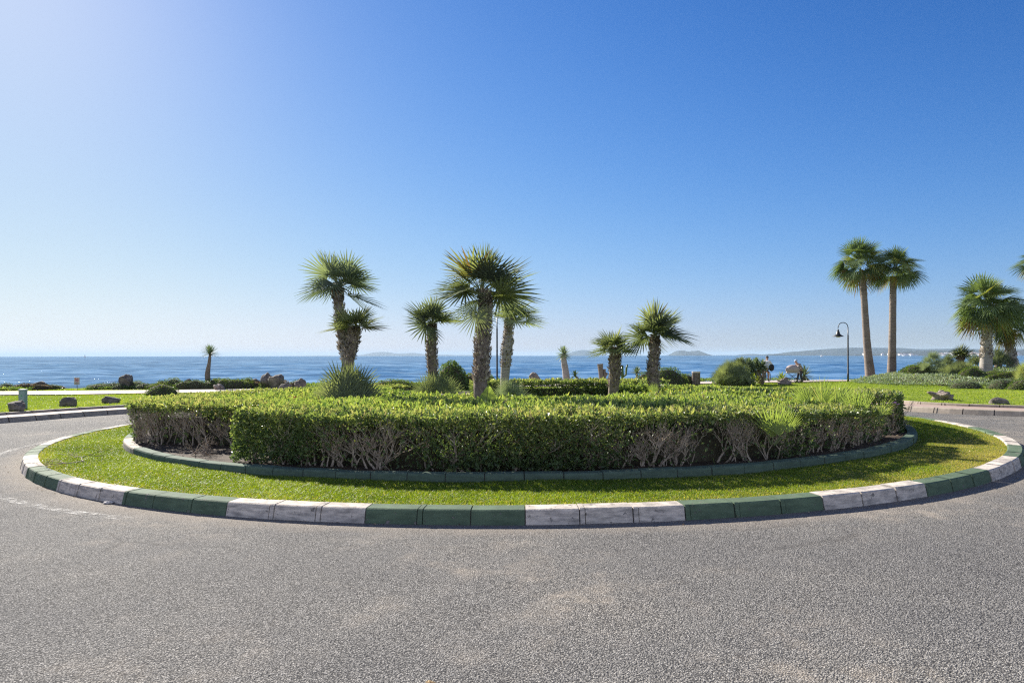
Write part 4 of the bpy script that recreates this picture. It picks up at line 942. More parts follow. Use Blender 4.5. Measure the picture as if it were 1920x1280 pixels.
# big palm bush with the dragon tree beside the cyclist
b = lbase(1372, 37); fan_clump('fan_palm_bush', 'large dark domed fan palm bush left of the cyclist', b, dome(50, 1.15, .8, 1.75, .52, .45, 8), 'fan_leaf')
bush('dense dark heart bush under the domed fan palm', 1376, 37.6, 2.3, 1.5, 1.25, 'bush_leaf', 7, nl=2600)
fan_palm('small palm head rising above the dark domed bush', lbase(1389, 38), [(1389, 728), (1388, 700), (1388, 684)], 38, [.12, .12, .08], (1388, 683), .18, .50, 14, 'fan_leaf', -10, 85, group=None, bootd=120, bl=.12, nseg=14, rvm=.5)
o = thing('dragon_tree', 'low spreading dragon tree with dark spiky clusters beside the white-shirted cyclist', 'small tree', lbase(1428, 38.6)); base = np.array(lbase(1428, 38.6)); lf, tr = MB(), MB()
for (a, b_) in [(1408, 690), (1418, 684), (1430, 688), (1412, 698), (1400, 700), (1424, 694), (1404, 684)]:
    h_ = at(a, b_, 38.6+random.uniform(-.4, .4))-base; tube(tr, [(0, 0, 0), h_*np.array([.35, 1, .45]), h_], [.12, .09, .06], 7); spiky(lf, h_, 80, .48, .085, -45, 88, .5, .1, int(a))
tr.build('trunk', M['trunk'], o); lf.build('crown', M['shore_leaf'], o)
rosette_tree('flax_plant', 'upright yellow striped leaves at the foot of the dragon tree', 1413, None, 37.6, [(1413, 738), (1413, 728)], [.05, .05], 14, .85, .08, 55, 'grass', 'plant', 'trunk', .9, droop=.02)
rosette_tree('dragon_tree', 'dark spiky plant directly behind the stooping person', 1508, None, 43, [(1508, 728), (1508, 706)], [.12, .1], 70, .85, .08, -55, 'shore_leaf', 'plant', 'trunk', .2)
# right mound planting
fan_palm('small palm with an orange-brown trunk and neat head on the mound', lbase(1803, 39), [(1803, 706), (1802, 695), (1801, 670)], 39, [.22, .25, .12], (1801, 669), .22, .74, 17, 'fan_leaf', -8, 85, group=None, bootd=160, bl=.16, b0=.05, husk_rv=.5, nseg=16, rvm=.6, tipd=.05)
b = lbase(1748, 37.5); fan_clump('fan_palm_bush', 'pale leaning fan palm bush at the left end of the mound', b, dome(30, .75, .5, 1.55, .42, .5, 9), 'fan_grey')
b = lbase(1776, 38); fan_clump('fan_palm_bush', 'dark fan palm bush between the pale one and the small palm', b, dome(26, .6, .5, 1.15, .40, .3, 10), 'fan_leaf')
b = lbase(1802, 36.5); fan_clump('fan_palm_bush', 'low bright green palm clump in front of the small palm on the mound', b, dome(34, 1.15, .5, .58, .42, .5, 11), 'fan_leaf')
b = lbase(1832, 38); fan_clump('fan_palm_bush', 'cycad-like palm clump left of the swollen grey foot', b, dome(16, .5, .4, 1.0, .45, .55, 12), 'fan_leaf')
b = lbase(1878, 38); fan_clump('fan_palm_bush', 'feathery palm clump between the two stout palm trunks', b, dome(24, .7, .5, 1.15, .5, .4, 13), 'fan_leaf')
b = lbase(1922, 33); fan_clump('fan_palm_bush', 'yellow-green palm fronds at the right edge below the leaning palm', b, dome(16, .5, .4, 1.35, .5, .8, 14), 'fan_leaf')
rosette_tree('fan_palm', 'half hidden small palm behind the swollen grey trunk', 1872, None, 40, [(1872, 706), (1872, 690), (1871, 672)], [.2, .2, .12], 50, .7, .07, -20, 'fan_leaf', 'palm tree', 'trunk', .35)
for i, (px, z, w_, d_, h_, kd, lab) in enumerate([(1712, 39.5, 2.0, 1.0, .55, 'bush_leaf', 'low dark shrub beside the grey agave'), (1726, 38, 1.8, 1.0, .75, 'bush_leaf', 'dark shrub at the foot of the pale leaning fan palm'),
        (1822, 35.5, 1.5, 1.0, .60, 'bush_leaf', 'small dark shrub just left of the grey swollen trunk'), (1888, 34.6, 2.6, .9, .42, 'bush_leaf', 'low wide shrub in front of the two stout trunks'), (1866, 35.3, 1.2, .8, .35, 'bush_leaf', 'small shrub right at the grey swollen trunk foot'),
        (1880, 30.6, 1.4, 1.2, .50, 'shore_leaf', 'silvery cushion shrub in front of the mound'), (1915, 29.8, 1.4, 1.3, .55, 'bush_leaf', 'green cushion shrub at the right edge in front of the mound'), (1812, 31.6, 1.6, 1.2, .42, 'shore_leaf', 'grey-green cushion shrub on the front slope of the mound'), (1905, 33.2, 2.2, 1.2, .45, 'shore_leaf', 'wide silvery shrub on the slope near the right edge')]):
    bush(lab, px, z, w_, d_, h_, kd, 20+i % 3, 'shrubs on the right mound', 'shrub', cat='shrub', size=.08)
# ground cover over the mound
def cover(name, label, fn, n, size, leaf, rvm):
    mb = MB(); x, y = fn(n); z = land(x, y)+.03+rng.uniform(0, .09, len(x)); pn = noise2(x, y, 61, 4, 1.4)
    leafset(mb, np.column_stack([x, y, z+.05*pn]), np.array([[0, 0, 1.]]), len(x), size, np.clip(rvm+.3*pn+rng.normal(0, .18, len(x)), 0, 1), .5); return mb.build(name, M[leaf], label=label, cat='ground cover', kind='stuff')
def mound_pts(n):
    x = rng.uniform(19, 42, n); y = rng.uniform(31.5, 41, n); d = np.abs((x-MND[0])/9.8)**2.2+np.abs((y-MND[1])/6.2)**2.2
    k = (d < 1) & (noise2(x, y, 63, 3, .8) > -.28-.5*np.clip((y-34)/2, 0, 1)); return x[k], y[k]
cover('ground_cover', 'grey-green succulent carpet over the mound at the right', mound_pts, 70000, .085, 'shore_leaf', .80)
cover('ground_cover', 'yellow-green low growth mixed into the carpet on the right mound', mound_pts, 16000, .08, 'cover_leaf', .6)
mb = MB(); x = np.linspace(19, 44, 60); y = np.linspace(31, 44.5, 40); X, Y = np.meshgrid(x, y); d = np.abs((X-MND[0])/9.3)**2.2+np.abs((Y-MND[1])/5.8)**2.2
grid(mb, X, Y, land(X, Y)+np.where(d < 1, .02, -.12)); mb.build('soil', noisy_mat('mound_soil', [(.35, (.05, .055, .025)), (.6, (.13, .10, .07)), (.8, (.2, .15, .11))], 2, .95, .03, 12), smooth=True, kind='structure')
def shore_pts(n):
    x = rng.uniform(-50, 26, n); y = 41.3+rng.uniform(0, 3.6, n)+np.clip((x-5)*.12, 0, 2.6)
    g = np.abs(x+27.5) > 1.5; k = g & (path_d(x, y) > .2) & (noise2(x, y, 65, 3, .7) > -.35); return x[k], y[k]
cover('ground_cover', 'low green succulent strip along the shore edge beyond the footpath', shore_pts, 60000, .10, 'cover_leaf', .35)
# low shrubs along the shore
r_ = random.Random(4); i = 0
labs = {0: 'silvery low shrub in the strip along the left shore', 1: 'dark green low shrub in the strip along the left shore', 2: 'reddish brown low shrub in the strip along the left shore'}
M['red_leaf'] = leaf_mat('red_leaf', [(0, (.05, .045, .025)), (.5, (.13, .09, .05)), (1, (.22, .14, .09))], .55, .25)
def shrub_row(px0, px1, step, z0, h0, kinds, where):
    global i
    px = px0
    while px < px1:
        kd = r_.choice(kinds); nm = {'shore_leaf': 'silvery', 'bush_leaf': 'dark green', 'red_leaf': 'reddish brown'}[kd]
        bush('%s low cushion shrub %s' % (nm, where), px, z0+r_.uniform(-.7, .7), r_.uniform(.9, 1.8), 1.1, h0*r_.uniform(.65, 1.25), kd, 30+r_.randrange(3), 'low shrubs %s' % where, 'shrub', nl=900, size=.085, cat='shrub'); px += step*r_.uniform(.6, 1.4)
shrub_row(2, 118, 15, 42.5, .42, ['red_leaf', 'bush_leaf', 'red_leaf', 'shore_leaf'], 'on the shore at the far left')
shrub_row(182, 300, 14, 41.8, .48, ['shore_leaf', 'shore_leaf', 'bush_leaf'], 'between the no-dogs sign and the spiky tree')
shrub_row(290, 480, 14, 41.2, .62, ['shore_leaf', 'bush_leaf', 'shore_leaf', 'bush_leaf'], 'round the spiky tree on the shore')
shrub_row(470, 560, 13, 42, .50, ['red_leaf', 'bush_leaf'], 'left of the double boulder')
bush('bright green bush at the end of the pale path left of the bed', 303, 33.5, 1.9, 1.2, .62, 'bush_leaf', 8, size=.06)

# ------------------------------------------------------------------ rocks
def rock(label, px, z, w_, d_, h_, seed, mat='rock', ontop=None, name='rock', lumps=0, group=None, base=None, cat='rock'):
    v, f = ICO[4]; v = v.copy(); r_ = np.random.default_rng(seed)
    dsp = np.array([mn.fractal(Vector(p)*1.1+Vector((seed*3.1, 0, 0)), .8, 2.0, 5) for p in v])
    v = v*(1+.34*dsp)[:, None]
    for _ in range(7):        # broken flat faces
        nn = nrm(r_.normal(0, 1, 3)*np.array([1, 1, .7])); q = v@nn; lim = r_.uniform(.55, .85); v = v-np.outer(np.maximum(q-lim, 0)*.85, nn)
    if lumps:
        for _ in range(lumps):
            c = nrm(r_.normal(0, 1, 3)+np.array([0, -.3, .5])); q = np.clip(1-np.linalg.norm(nrm(v)-c, axis=1)/.32, 0, 1); v = v*(1+.30*np.sqrt(q))[:, None]
    v = v*np.array([w_/2, d_/2, h_/1.55]); v[:, 2] += h_*.45
    v[:, 2] = np.maximum(v[:, 2]-.05, -.12)
    mb = MB(); mb.add(v, f3=f); b = base if base is not None else lbase(px, z); o = mb.build(name, M[mat], smooth=False, label=label, cat=cat, group=group); o.location = b; 
    for p in o.data.polygons: p.use_smooth = True
    return o
KG = 'boulders along the left pavement kerb'
rock('long brown boulder in front of the blue-grey box at the far left kerb', 31, 22.3, .70, .5, .36, 1, group=KG)
rock('pointed dark boulder behind the left kerb, middle of three', 131, 25.2, .68, .45, .38, 2, group=KG)
rock('flat dark boulder nearest the hedge behind the left kerb', 209, 27.0, .66, .45, .30, 3, group=KG)
SG = 'boulders along the shore'
rock('dark rounded rock among the shrubs at the far left shore', 70, 43, 1.2, .9, .55, 4, group=SG)
rock('tall pointed rock leaning left on the shore right of the no-dogs sign', 237, 42, .95, .8, .85, 5, group=SG)
rock('small dark rock between the pointed rock and the spiky tree', 351, 41.5, .6, .5, .55, 6, group=SG)
rock('low rock at the shore edge between the agave and the double boulder', 476, 42.5, .8, .6, .55, 7, group=SG)
rock('pale half-hidden stone peeping over the hedge left of the agave', 410, 39, .65, .5, .38, 8, 'rock_pale', group=SG)
rock('left lobe, tall and cracked, of the big double boulder on the shore', 502, 41.5, .75, .8, .92, 9, group=SG)
rock('big rounded right lobe of the double boulder on the shore', 516, 41, .95, .9, .80, 10, group=SG)
rock('low flat stone lying right of the big double boulder', 536, 39.5, .9, .6, .36, 11, group=SG)
rock('pale rounded boulder just left of the wide sucker bush', 563, 39.5, .80, .6, .55, 12, group=SG)
rock('grey boulder with a yellow flower before it beyond the middle of the back hedge', 1004, 39.5, .85, .7, .78, 13, 'rock_pale', group=SG)
rock('small low stone right of the grey boulder beyond the hedge', 1026, 40, .45, .4, .42, 14, 'rock_pale', group=SG)
rock('knobbly pink conglomerate rock on the right lawn behind the kerb', 1768, 23.6, .72, .45, .26, 15, 'rock_pale', lumps=26)
rock('smooth dark wedge-shaped rock on the right lawn near the edge', 1871, 21.4, .68, .45, .24, 16)
rock('very small dark stone between the two rocks on the right lawn', 1834, 22.2, .10, .08, .06, 17)
rock('pale stones heaped in front of the pram', 1472, 38.2, .8, .5, .34, 18, 'rock_pale', lumps=12)
rock('pale stone at the foot of the domed fan palm', 1393, 37.5, .55, .4, .35, 19, 'rock_pale', lumps=6)
rock('rounded pale stone at the foot of the left tall palm', 1622, 41.5, .5, .3, .2, 20, 'rock_pale')
rock('dark broken stone on the lawn just above the dark end hedge', 1661, 29, .35, .3, .16, 21)
rock('white stone on the lawn above the tallest seedling', 1572, 28, .32, .2, .14, 22, 'rock_pale')
rock('flat dark slab on top of the mound below the leaning palm', 1893, 33.6, 1.4, .6, .22, 23)

# ------------------------------------------------------------------ signs, cabinet, lamps, bin
o = thing('utility_box', 'blue-grey metal box standing behind the long brown boulder', 'utility box', lbase(43, 24.0)); mb = MB()
M['bluegrey'] = plain('bluegrey', (.24, .32, .345), .6); M['sign_face'] = plain('sign_face', (.42, .40, .38), .5); M['red'] = plain('red', (.45, .03, .03), .5); M['dark'] = plain('dark', (.03, .03, .03), .6)
box(mb, (0, 0, .30), (.22, .14, .66), bev=.01); mb.build('cabinet', M['bluegrey'], o); mb = MB(); box(mb, (0, 0, .655), (.26, .17, .04), bev=.01); mb.build('lid', M['bluegrey'], o)
mb = MB(); box(mb, (0, -.073, .33), (.18, .008, .44)); mb.build('door', M['bluegrey'], o); mb = MB(); box(mb, (0.0, -.079, .45), (.05, .004, .05)); mb.build('label_plate', plain('green_plate', (.10, .3, .18), .5), o)
o = thing('no_dogs_sign', 'pale panel sign with a red no-dogs circle on a short post by the left shore', 'sign', lbase(144, 40.3)); mb = MB()
tube(mb, [(0, .03, 0), (0, .03, .75)], .022, 8); mb.build('post', M['metal_dark'], o); mb = MB(); box(mb, (0, 0, .70), (.40, .025, .54), bev=.005); mb.build('panel', M['sign_face'], o)
mb = MB(); a = np.linspace(0, 2*pi, 33)
def ringx(r, y): return np.array([(r*cos(t), y, .78+r*sin(t)) for t in a])
v = np.vstack([ringx(.135, -.018), ringx(.105, -.018)]); mb.add(v, f4=[(i, i+1, 34+i, 33+i) for i in range(32)])
v = np.array([(-.09, -.021, .86), (-.07, -.021, .88), (.09, -.021, .70), (.07, -.021, .68)]); mb.add(v, f4=[(0, 3, 2, 1)]); mb.build('prohibition_ring', M['red'], o)
mb = MB(); y = -.0185
for (x0, z0, x1, z1) in ((-.055, .765, .045, .805), (-.055, .72, -.04, .77), (-.03, .72, -.018, .77), (.02, .72, .032, .77), (.035, .72, .047, .78), (.03, .80, .075, .835), (-.075, .79, -.055, .83)): mb.add([(x0, y, z0), (x1, y, z0), (x1, y, z1), (x0, y, z1)], f4=[(0, 1, 2, 3)])
mb.build('dog_symbol', M['dark'], o); mb = MB()
for k in range(3): mb.add([(-.12, -.0185, .57-.04*k), (.12, -.0185, .57-.04*k), (.12, -.0185, .585-.04*k), (-.12, -.0185, .585-.04*k)], f4=[(0, 1, 2, 3)])
mb.build('small_print', M['dark'], o)

def lamp(label, base, H):
    o = thing('street_lamp', label, 'street lamp', base, group='hooked street lamps'); mb = MB()
    tube(mb, [(0, 0, 0), (0, 0, .5), (0, 0, .52), (0, 0, H*.78), (0, 0, H*.79), (0, 0, H-.32)], [.06, .06, .05, .042, .032, .028], 12)
    mb.build('pole', M['metal_dark'], o, smooth=True); mb = MB(); r = .30; a = np.linspace(0, pi, 14)
    tube(mb, [(-r+r*cos(t), 0, H-.32+r*sin(t)) for t in a]+[(-2*r, 0, H-.48)], .024, 8); mb.build('curved_arm', M['metal_dark'], o, smooth=True)
    mb = MB(); lathe(mb, [(.0, H-.44), (.05, H-.45), (.065, H-.52), (.05, H-.55), (.09, H-.58), (.10, H-.68), (.16, H-.76), (.33, H-.86), (.335, H-.875), (.30, H-.865), (.12, H-.78)], (-2*r, 0, 0), 20)
    mb.build('lamp_shade', M['metal_dark'], o, smooth=True); mb = MB(); lathe(mb, [(.16, H-.82), (.15, H-.88), (.10, H-.92), (0.001, H-.935)], (-2*r, 0, 0), 16); mb.build('bulb_glass', M['glass_lamp'], o, smooth=True); return o
lamp('black hooked lamp post standing clear against the sea left of the two tall palms', lbase(1590, 41.5), 3.62)
lamp('lamp post half hidden behind the middle palms', lbase(932, 37), 4.15)
o = thing('litter_bin', 'dark slatted litter bin with a white lid edge beyond the hedge', 'litter bin', lbase(1305, 38)); mb = MB()
for k in range(16): t = k*pi/8; box(mb, (.21*cos(t), .21*sin(t), .40), (.03, .07, .66), t+pi/2*0, bev=.006)
mb.build('slats', M['trunk'], o); mb = MB(); lathe(mb, [(.19, .07), (.19, .70), (.23, .72), (.24, .78), (.21, .79), (.20, .74)], k=20); mb.build('rim', M['cream'], o); mb = MB(); lathe(mb, [(.001, .06), (.17, .06), (.17, .68), (.001, .68)], k=16); mb.build('liner', M['dark'], o)

# ------------------------------------------------------------------ people, bicycle, pram
M['skin'] = plain('skin', (.42, .24, .16), .55); M['shirt'] = plain('shirt', (.62, .62, .66), .85); M['black_cloth'] = plain('black_cloth', (.02, .02, .024), .9); M['hair'] = plain('hair', (.05, .035, .025), .7); M['navy'] = plain('navy', (.03, .035, .06), .85); M['pram_cloth'] = plain('pram_cloth', (.42, .34, .31), .8); M['tyre'] = plain('tyre', (.02, .02, .02), .8); M['cap'] = plain('cap', (.45, .55, .7), .7); M['print'] = noisy_mat('print', [(.45, (.03, .03, .04)), (.55, (.5, .42, .38))], 22, .8, attr=False)
def skinned(name, V, Ed, Rd, mat, parent, sub=2):
    me = bpy.data.meshes.new(name); me.from_pydata([tuple(v) for v in V], Ed, []); me.materials.append(mat)
    o = bpy.data.objects.new(name, me); C.objects.link(o); o.parent = parent
    md = o.modifiers.new('skin', 'SKIN'); md.use_smooth_shade = True
    sv = me.skin_vertices[0].data
    for k, r in enumerate(Rd): sv[k].radius = (r, r) if not isinstance(r, tuple) else r
    sv[0].use_root = True; s = o.modifiers.new('sub', 'SUBSURF'); s.levels = s.render_levels = sub
    return o
def person(label, base, rz, J, skin, shirt_m, legs_m, extra=None, bare_legs=False):
    """J = joints in metres: pelvis, chest, neck, head, then l/r shoulder, elbow, hand, hip, knee, ankle, toe"""
    o = thing('person', label, 'person', base, rz); K = ['pelvis', 'waist', 'chest', 'neck', 'head', 'crown', 'ls', 'le', 'lh', 'rs', 're', 'rh', 'lk', 'la', 'lt', 'rk', 'ra', 'rt']
    V = [J[k] for k in K]; E_ = [(0, 1), (1, 2), (2, 3), (3, 4), (4, 5), (2, 6), (6, 7), (7, 8), (2, 9), (9, 10), (10, 11), (0, 12), (12, 13), (13, 14), (0, 15), (15, 16), (16, 17)]
    Rd = [.13, (.14, .11), (.17, .12), .055, (.085, .1), .07, .065, .045, .032, .065, .045, .032, .07, .04, .035, .07, .04, .035]
    body = skinned('body', V, E_, Rd, skin, o)
    for h, e in (('lh', 'le'), ('rh', 're')):
        hd = np.array(J[h]); d = nrm(hd-np.array(J[e])); s = nrm(np.cross(d, (0, 0, 1.))); mb = MB()
        for q, l in zip((-1.5, -.5, .5, 1.5), (.065, .075, .07, .055)):
            a = hd+d*.04+s*.018*q; tube(mb, [a, a+d*l*.55, a+d*l*.75+np.array([0, 0, -l*.45])], [.009, .008, .006], 6)
        tube(mb, [hd+s*.03, hd+s*.055+d*.03, hd+s*.05+d*.06], [.010, .009, .007], 6); mb.build('fingers', skin, o, smooth=True)
    top = skinned('shirt', [J[k] for k in ('waist', 'chest', 'ls', 'le', 'rs', 're', 'pelvis')], [(0, 1), (1, 2), (2, 3), (1, 4), (4, 5), (0, 6)], [(.18, .14), (.20, .15), .09, .065, .09, .065, (.17, .14)], shirt_m, o)
    if bare_legs:
        lk = [(np.array(J['pelvis'])+np.array(J[k]))/2 for k in ('lk', 'rk')]; skinned('shorts', [J['pelvis'], lk[0], lk[1]], [(0, 1), (0, 2)], [.155, .10, .10], legs_m, o)
    else: skinned('trousers', [J['pelvis'], J['lk'], J['la'], J['rk'], J['ra']], [(0, 1), (1, 2), (0, 3), (3, 4)], [.15, .085, .06, .085, .06], legs_m, o)
    hd = np.array(J['head']); fw = nrm(np.array(J.get('face', (0, 1, 0)), float))
    mb = MB(); s_ = nrm(np.cross(fw, (0, 0, 1.)))
    for q in (-1, 1):
        v, f = ICO[1]; mb.add(v*.011+hd+fw*.088+s_*.03*q+np.array([0, 0, .03]), f3=f, m=1); mb.add(v*np.array([.012, .02, .03])+hd+s_*.088*q, f3=f)
    v, f = ICO[1]; mb.add(v*np.array([.014, .018, .022])+hd+fw*.098, f3=f); mb.add(v*np.array([.025, .010, .006])+hd+fw*.086+np.array([0, 0, -.045]), f3=f, m=2)
    mb.build('face_features', [skin, M['dark'], M['red']], o, smooth=True)
    v, f = ICO[3]; k = v[:, 2] > -.25; v = v*np.array([.105, .115, .12]); mb = MB(); kf = f[k[f].all(1)]; mb.add(v+np.array([hd[0], hd[1], hd[2]+.045])-fw*.02, f3=kf); mb.build('hair' if extra is None else 'cap', M['hair'] if extra is None else extra, o, smooth=True)
    for k, t in (('la', 'lt'), ('ra', 'rt')):
        a = np.array(J[k]); b_ = np.array(J[t]); mb = MB(); tube(mb, [a+(0, 0, -.02)-(b_-a)*.35, a*.5+b_*.5+(0, 0, -.01), b_+(0, 0, 0)], [.045, .05, .035], 8); mb.build('shoe', M['dark'], o, smooth=True)
    return o
# the cyclist rides away to the right, seen from behind
cb = lbase(1437, 41.0, .05); rz = R(-38)
person('cyclist in a loose white shirt and black shorts riding away from the viewer', cb, rz, dict(pelvis=(0, -.18, .95), waist=(0, -.10, 1.12), chest=(0, .05, 1.36), neck=(0, .13, 1.52), head=(0, .17, 1.64), crown=(0, .17, 1.74), face=(0, 1, -.1),
    ls=(-.19, .06, 1.42), le=(-.30, .26, 1.20), lh=(-.26, .50, 1.06), rs=(.19, .06, 1.42), re=(.30, .26, 1.20), rh=(.26, .50, 1.06), lk=(-.12, .20, .72), la=(-.12, .02, .36), lt=(-.12, .17, .30), rk=(.12, .14, .58), ra=(.12, .0, .16), rt=(.12, .15, .12)), M['skin'], M['shirt'], M['black_cloth'], bare_legs=True)
o = thing('bicycle', 'bicycle ridden by the white-shirted cyclist', 'bicycle', cb, rz)
for wy in (-.52, .56):
    mb = MB(); a = np.linspace(0, 2*pi, 29); tube(mb, [(0, wy+.33*cos(t), .34+.33*sin(t)) for t in a], .02, 6, caps=False); w1 = mb.build('wheel', M['tyre'], o)
    mb = MB()
    for k in range(12): t = k*pi/6; tube(mb, [(0, wy, .34), (0, wy+.31*cos(t), .34+.31*sin(t))], .004, 3)
    mb.build('spokes', M['sign_face'], w1)
mb = MB(); bb = (0, -.08, .30); st_ = (0, -.20, .80); hd = (0, .40, .88); rw = (0, -.52, .34); fwp = (0, .56, .34)
for a_, b_ in ((bb, st_), (bb, hd), (st_, hd), (bb, rw), (st_, rw), (hd, fwp), (hd, (0, .38, 1.0))): tube(mb, [a_, b_], .016, 6)
mb.build('frame', M['metal_dark'], o); mb = MB(); tube(mb, [(-.28, .46, 1.04), (-.1, .42, 1.02), (.1, .42, 1.02), (.28, .46, 1.04)], .014, 6); mb.build('handlebar', M['metal_dark'], o)
mb = MB(); tube(mb, [(0, -.32, .86), (0, -.20, .87), (0, -.04, .86)], [.08, .06, .02], 8); mb.build('saddle', M['dark'], o); mb = MB(); tube(mb, [(-.15, -.08, .40), (-.06, -.08, .36), (.06, -.08, .24), (.15, -.08, .18)], .012, 5); mb.build('pedals', M['metal_dark'], o)
o = thing('shoulder_bag', 'black bag hanging at the right side of the white-shirted cyclist', 'bag', tuple(np.array(cb)+np.array([.34, -.02, .78]))); mb = MB(); v, f = ICO[3]; mb.add(v*np.array([.19, .12, .26])+np.array([0, 0, .22]), f3=f); mb.build('pouch', M['black_cloth'], o, smooth=True); mb = MB(); tube(mb, [(-.1, 0, .42), (-.2, 0, .62), (-.3, 0, .62)], .012, 5); mb.build('strap', M['black_cloth'], o)
pb = lbase(1500, 40.6, .05)
person('person in dark patterned clothes and pale blue cap stooping behind the pram', pb, R(100), dict(pelvis=(0, -.12, .84), waist=(0, -.03, .98), chest=(0, .14, 1.16), neck=(0, .25, 1.28), head=(0, .31, 1.38), crown=(0, .33, 1.47), face=(0, 1, -.4),
    ls=(-.18, .15, 1.20), le=(-.24, .28, .98), lh=(-.18, .46, .92), rs=(.18, .15, 1.20), re=(.24, .28, .98), rh=(.18, .46, .92), lk=(-.10, .02, .46), la=(-.10, -.10, .08), lt=(-.10, .06, .04), rk=(.10, .10, .47), ra=(.10, .12, .08), rt=(.10, .28, .04)), M['skin'], M['print'], M['navy'], extra=M['cap'])
o = thing('pram', 'beige hooded pram on dark wheels in front of the stooping person', 'pram', lbase(1486, 40.2, .05), R(-8)); mb = MB(); v, f = ICO[4]
vv = v.copy(); vv[:, 2] = np.where(vv[:, 2] < -.25, -.25, vv[:, 2]); mb.add(vv*np.array([.46, .30, .36])+np.array([0, 0, .82]), f3=f); mb.build('hood', M['pram_cloth'], o, smooth=True)
mb = MB(); box(mb, (.03, 0, .68), (.78, .5, .12), bev=.03); mb.build('carrycot', M['pram_cloth'], o); mb = MB()
for y in (-.2, .2): tube(mb, [(-.3, y, .62), (.28, y, .16)], .014, 6); tube(mb, [(.3, y, .62), (-.28, y, .16)], .014, 6); tube(mb, [(.3, y, .62), (.52, y, .95)], .014, 6)
tube(mb, [(.52, -.2, .95), (.52, .2, .95)], .014, 6); mb.build('frame', M['metal_dark'], o)
for x in (-.28, .28):
    for y in (-.23, .23):
        mb = MB(); a = np.linspace(0, 2*pi, 19); tube(mb, [(x+.13*cos(t), y, .15+.13*sin(t)) for t in a], .022, 6, caps=False); lathe(mb, [(.001, -.01), (.04, -.01), (.04, .01), (.001, .01)], (x, y, .15), 8); mb.build('wheel', M['tyre'], o)

for o_s in C.objects:      # seen sizes of the figures and the sign by the path
    if o_s.parent is None and o_s.name.split('.')[0] in ('person', 'bicycle', 'pram'): o_s.scale = (.87,)*3
    if o_s.parent is None and o_s.name == 'shoulder_bag': o_s.scale = (.87,)*3; o_s.location = np.array(cb)+(np.array(o_s.location)-np.array(cb))*.87
    if o_s.parent is None and o_s.name == 'no_dogs_sign': o_s.scale = (.8,)*3
# ------------------------------------------------------------------ boats on the water
for lab, px, z, s_ in (('tiny white boat on the horizon below the hills', 1541, 2600, 5.5), ('tiny sail on the horizon at the far left', 159, 3600, 6), ('tiny sail on the horizon left of the dark-headed palm', 1172, 5200, 8)):
    o = thing('sailing_boat' if 'sail' in lab else 'motor_boat', lab, 'boat', ((px-960)/FPX*z, z, SEA)); mb = MB()
    v = np.array([(-1, -.3, .0), (1.2, 0, .0), (-1, .3, 0), (-1.1, -.42, .55), (1.5, 0, .7), (-1.1, .42, .55)])*s_*.8; mb.add(v, f3=[(0, 2, 1), (3, 4, 5)], f4=[(0, 1, 4, 3), (1, 2, 5, 4), (2, 0, 3, 5)]); mb.build('hull', M['white_wall'], o)
    mb = MB()
    if 'sail' in lab: mb.add(np.array([(-.6, 0, .6), (.8, .05, .7), (.1, 0, 3.2), (.1, .05, .6)])*s_*.9, f3=[(0, 1, 2), (0, 2, 3)]); mb.build('sail', M['white_wall'], o)
    else: box(mb, (0, 0, .9*s_*.8), (.9*s_, .5*s_, .6*s_)); mb.build('cabin', M['white_wall'], o)

# ------------------------------------------------------------------ flowers, dead branches, litter
M['petal_red'] = leaf_mat('petal_red', [(0, (.35, .02, .03)), (1, (.5, .06, .05))], .5, .3, (1, 1, 1)); M['petal_yellow'] = leaf_mat('petal_yellow', [(0, (.6, .45, .02)), (1, (.75, .62, .05))], .5, .4, (1, 1, 1)); M['petal_mauve'] = leaf_mat('petal_mauve', [(0, (.25, .14, .32)), (1, (.38, .25, .42))], .5, .3, (1, 1, 1))
def flowers(label, p, n, spread, mat, size, group=None):
    o = thing('flowers', label, 'flowers', tuple(p), group=group); mb = MB(); st = MB()
    for k in range(n):
        c = np.array([rng.normal(0, spread), rng.normal(0, spread), rng.uniform(.0, .06)]); tube(st, [c-np.array([0, 0, .12]), c], .003, 3)
        m_ = 7; a = np.arange(m_)*2*pi/m_; A_ = np.stack([np.cos(a), np.sin(a), .5+0*a], 1); leaves(mb, np.repeat(c[None], m_, 0), A_, np.repeat(np.array([[0, 0, 1.]]), m_, 0), size, size*.6, rng.uniform(0, 1, m_))
    mb.build('petals', M[mat], o); st.build('stems', M['petiole'], o)
def ptop(px, z): x = (px-960)/FPX*z; return np.array([x, z, float(topE(np.array([x]), np.array([z]))[0])+.02])
flowers('red flowers among the leaves left of the wide sucker bush', ptop(549, 15.8), 9, .07, 'petal_red', .045)
flowers('dark red flowers at the left foot of the wide sucker bush', ptop(597, 15.0), 12, .06, 'petal_red', .045)
flowers('orange-red flower tips just left of the wide sucker bush', ptop(577, 16.3), 5, .08, 'petal_red', .035)
for k, (px, z) in enumerate([(1268, 16.6), (1245, 17.3), (1340, 15.6), (1392, 14.6), (1465, 14.2), (1283, 17), (1215, 16.5), (1480, 13.8), (1300, 15.2), (1360, 16.5)]):
    flowers('yellow flower dotting the planting between the dark-headed palm and the seedlings', ptop(px, z), 2, .05, 'petal_yellow', .04, 'yellow flowers in the planting')
flowers('mauve flowers at the right end of the planting by the dark hedge', ptop(1668, 11.9)+np.array([0, 0, .1]), 9, .08, 'petal_mauve', .035)
flowers('pink flower low on the shaded face of the front hedge', np.array([(1059-960)/FPX*9.27, 9.22, .52]), 1, .005, 'petal_red', .022)
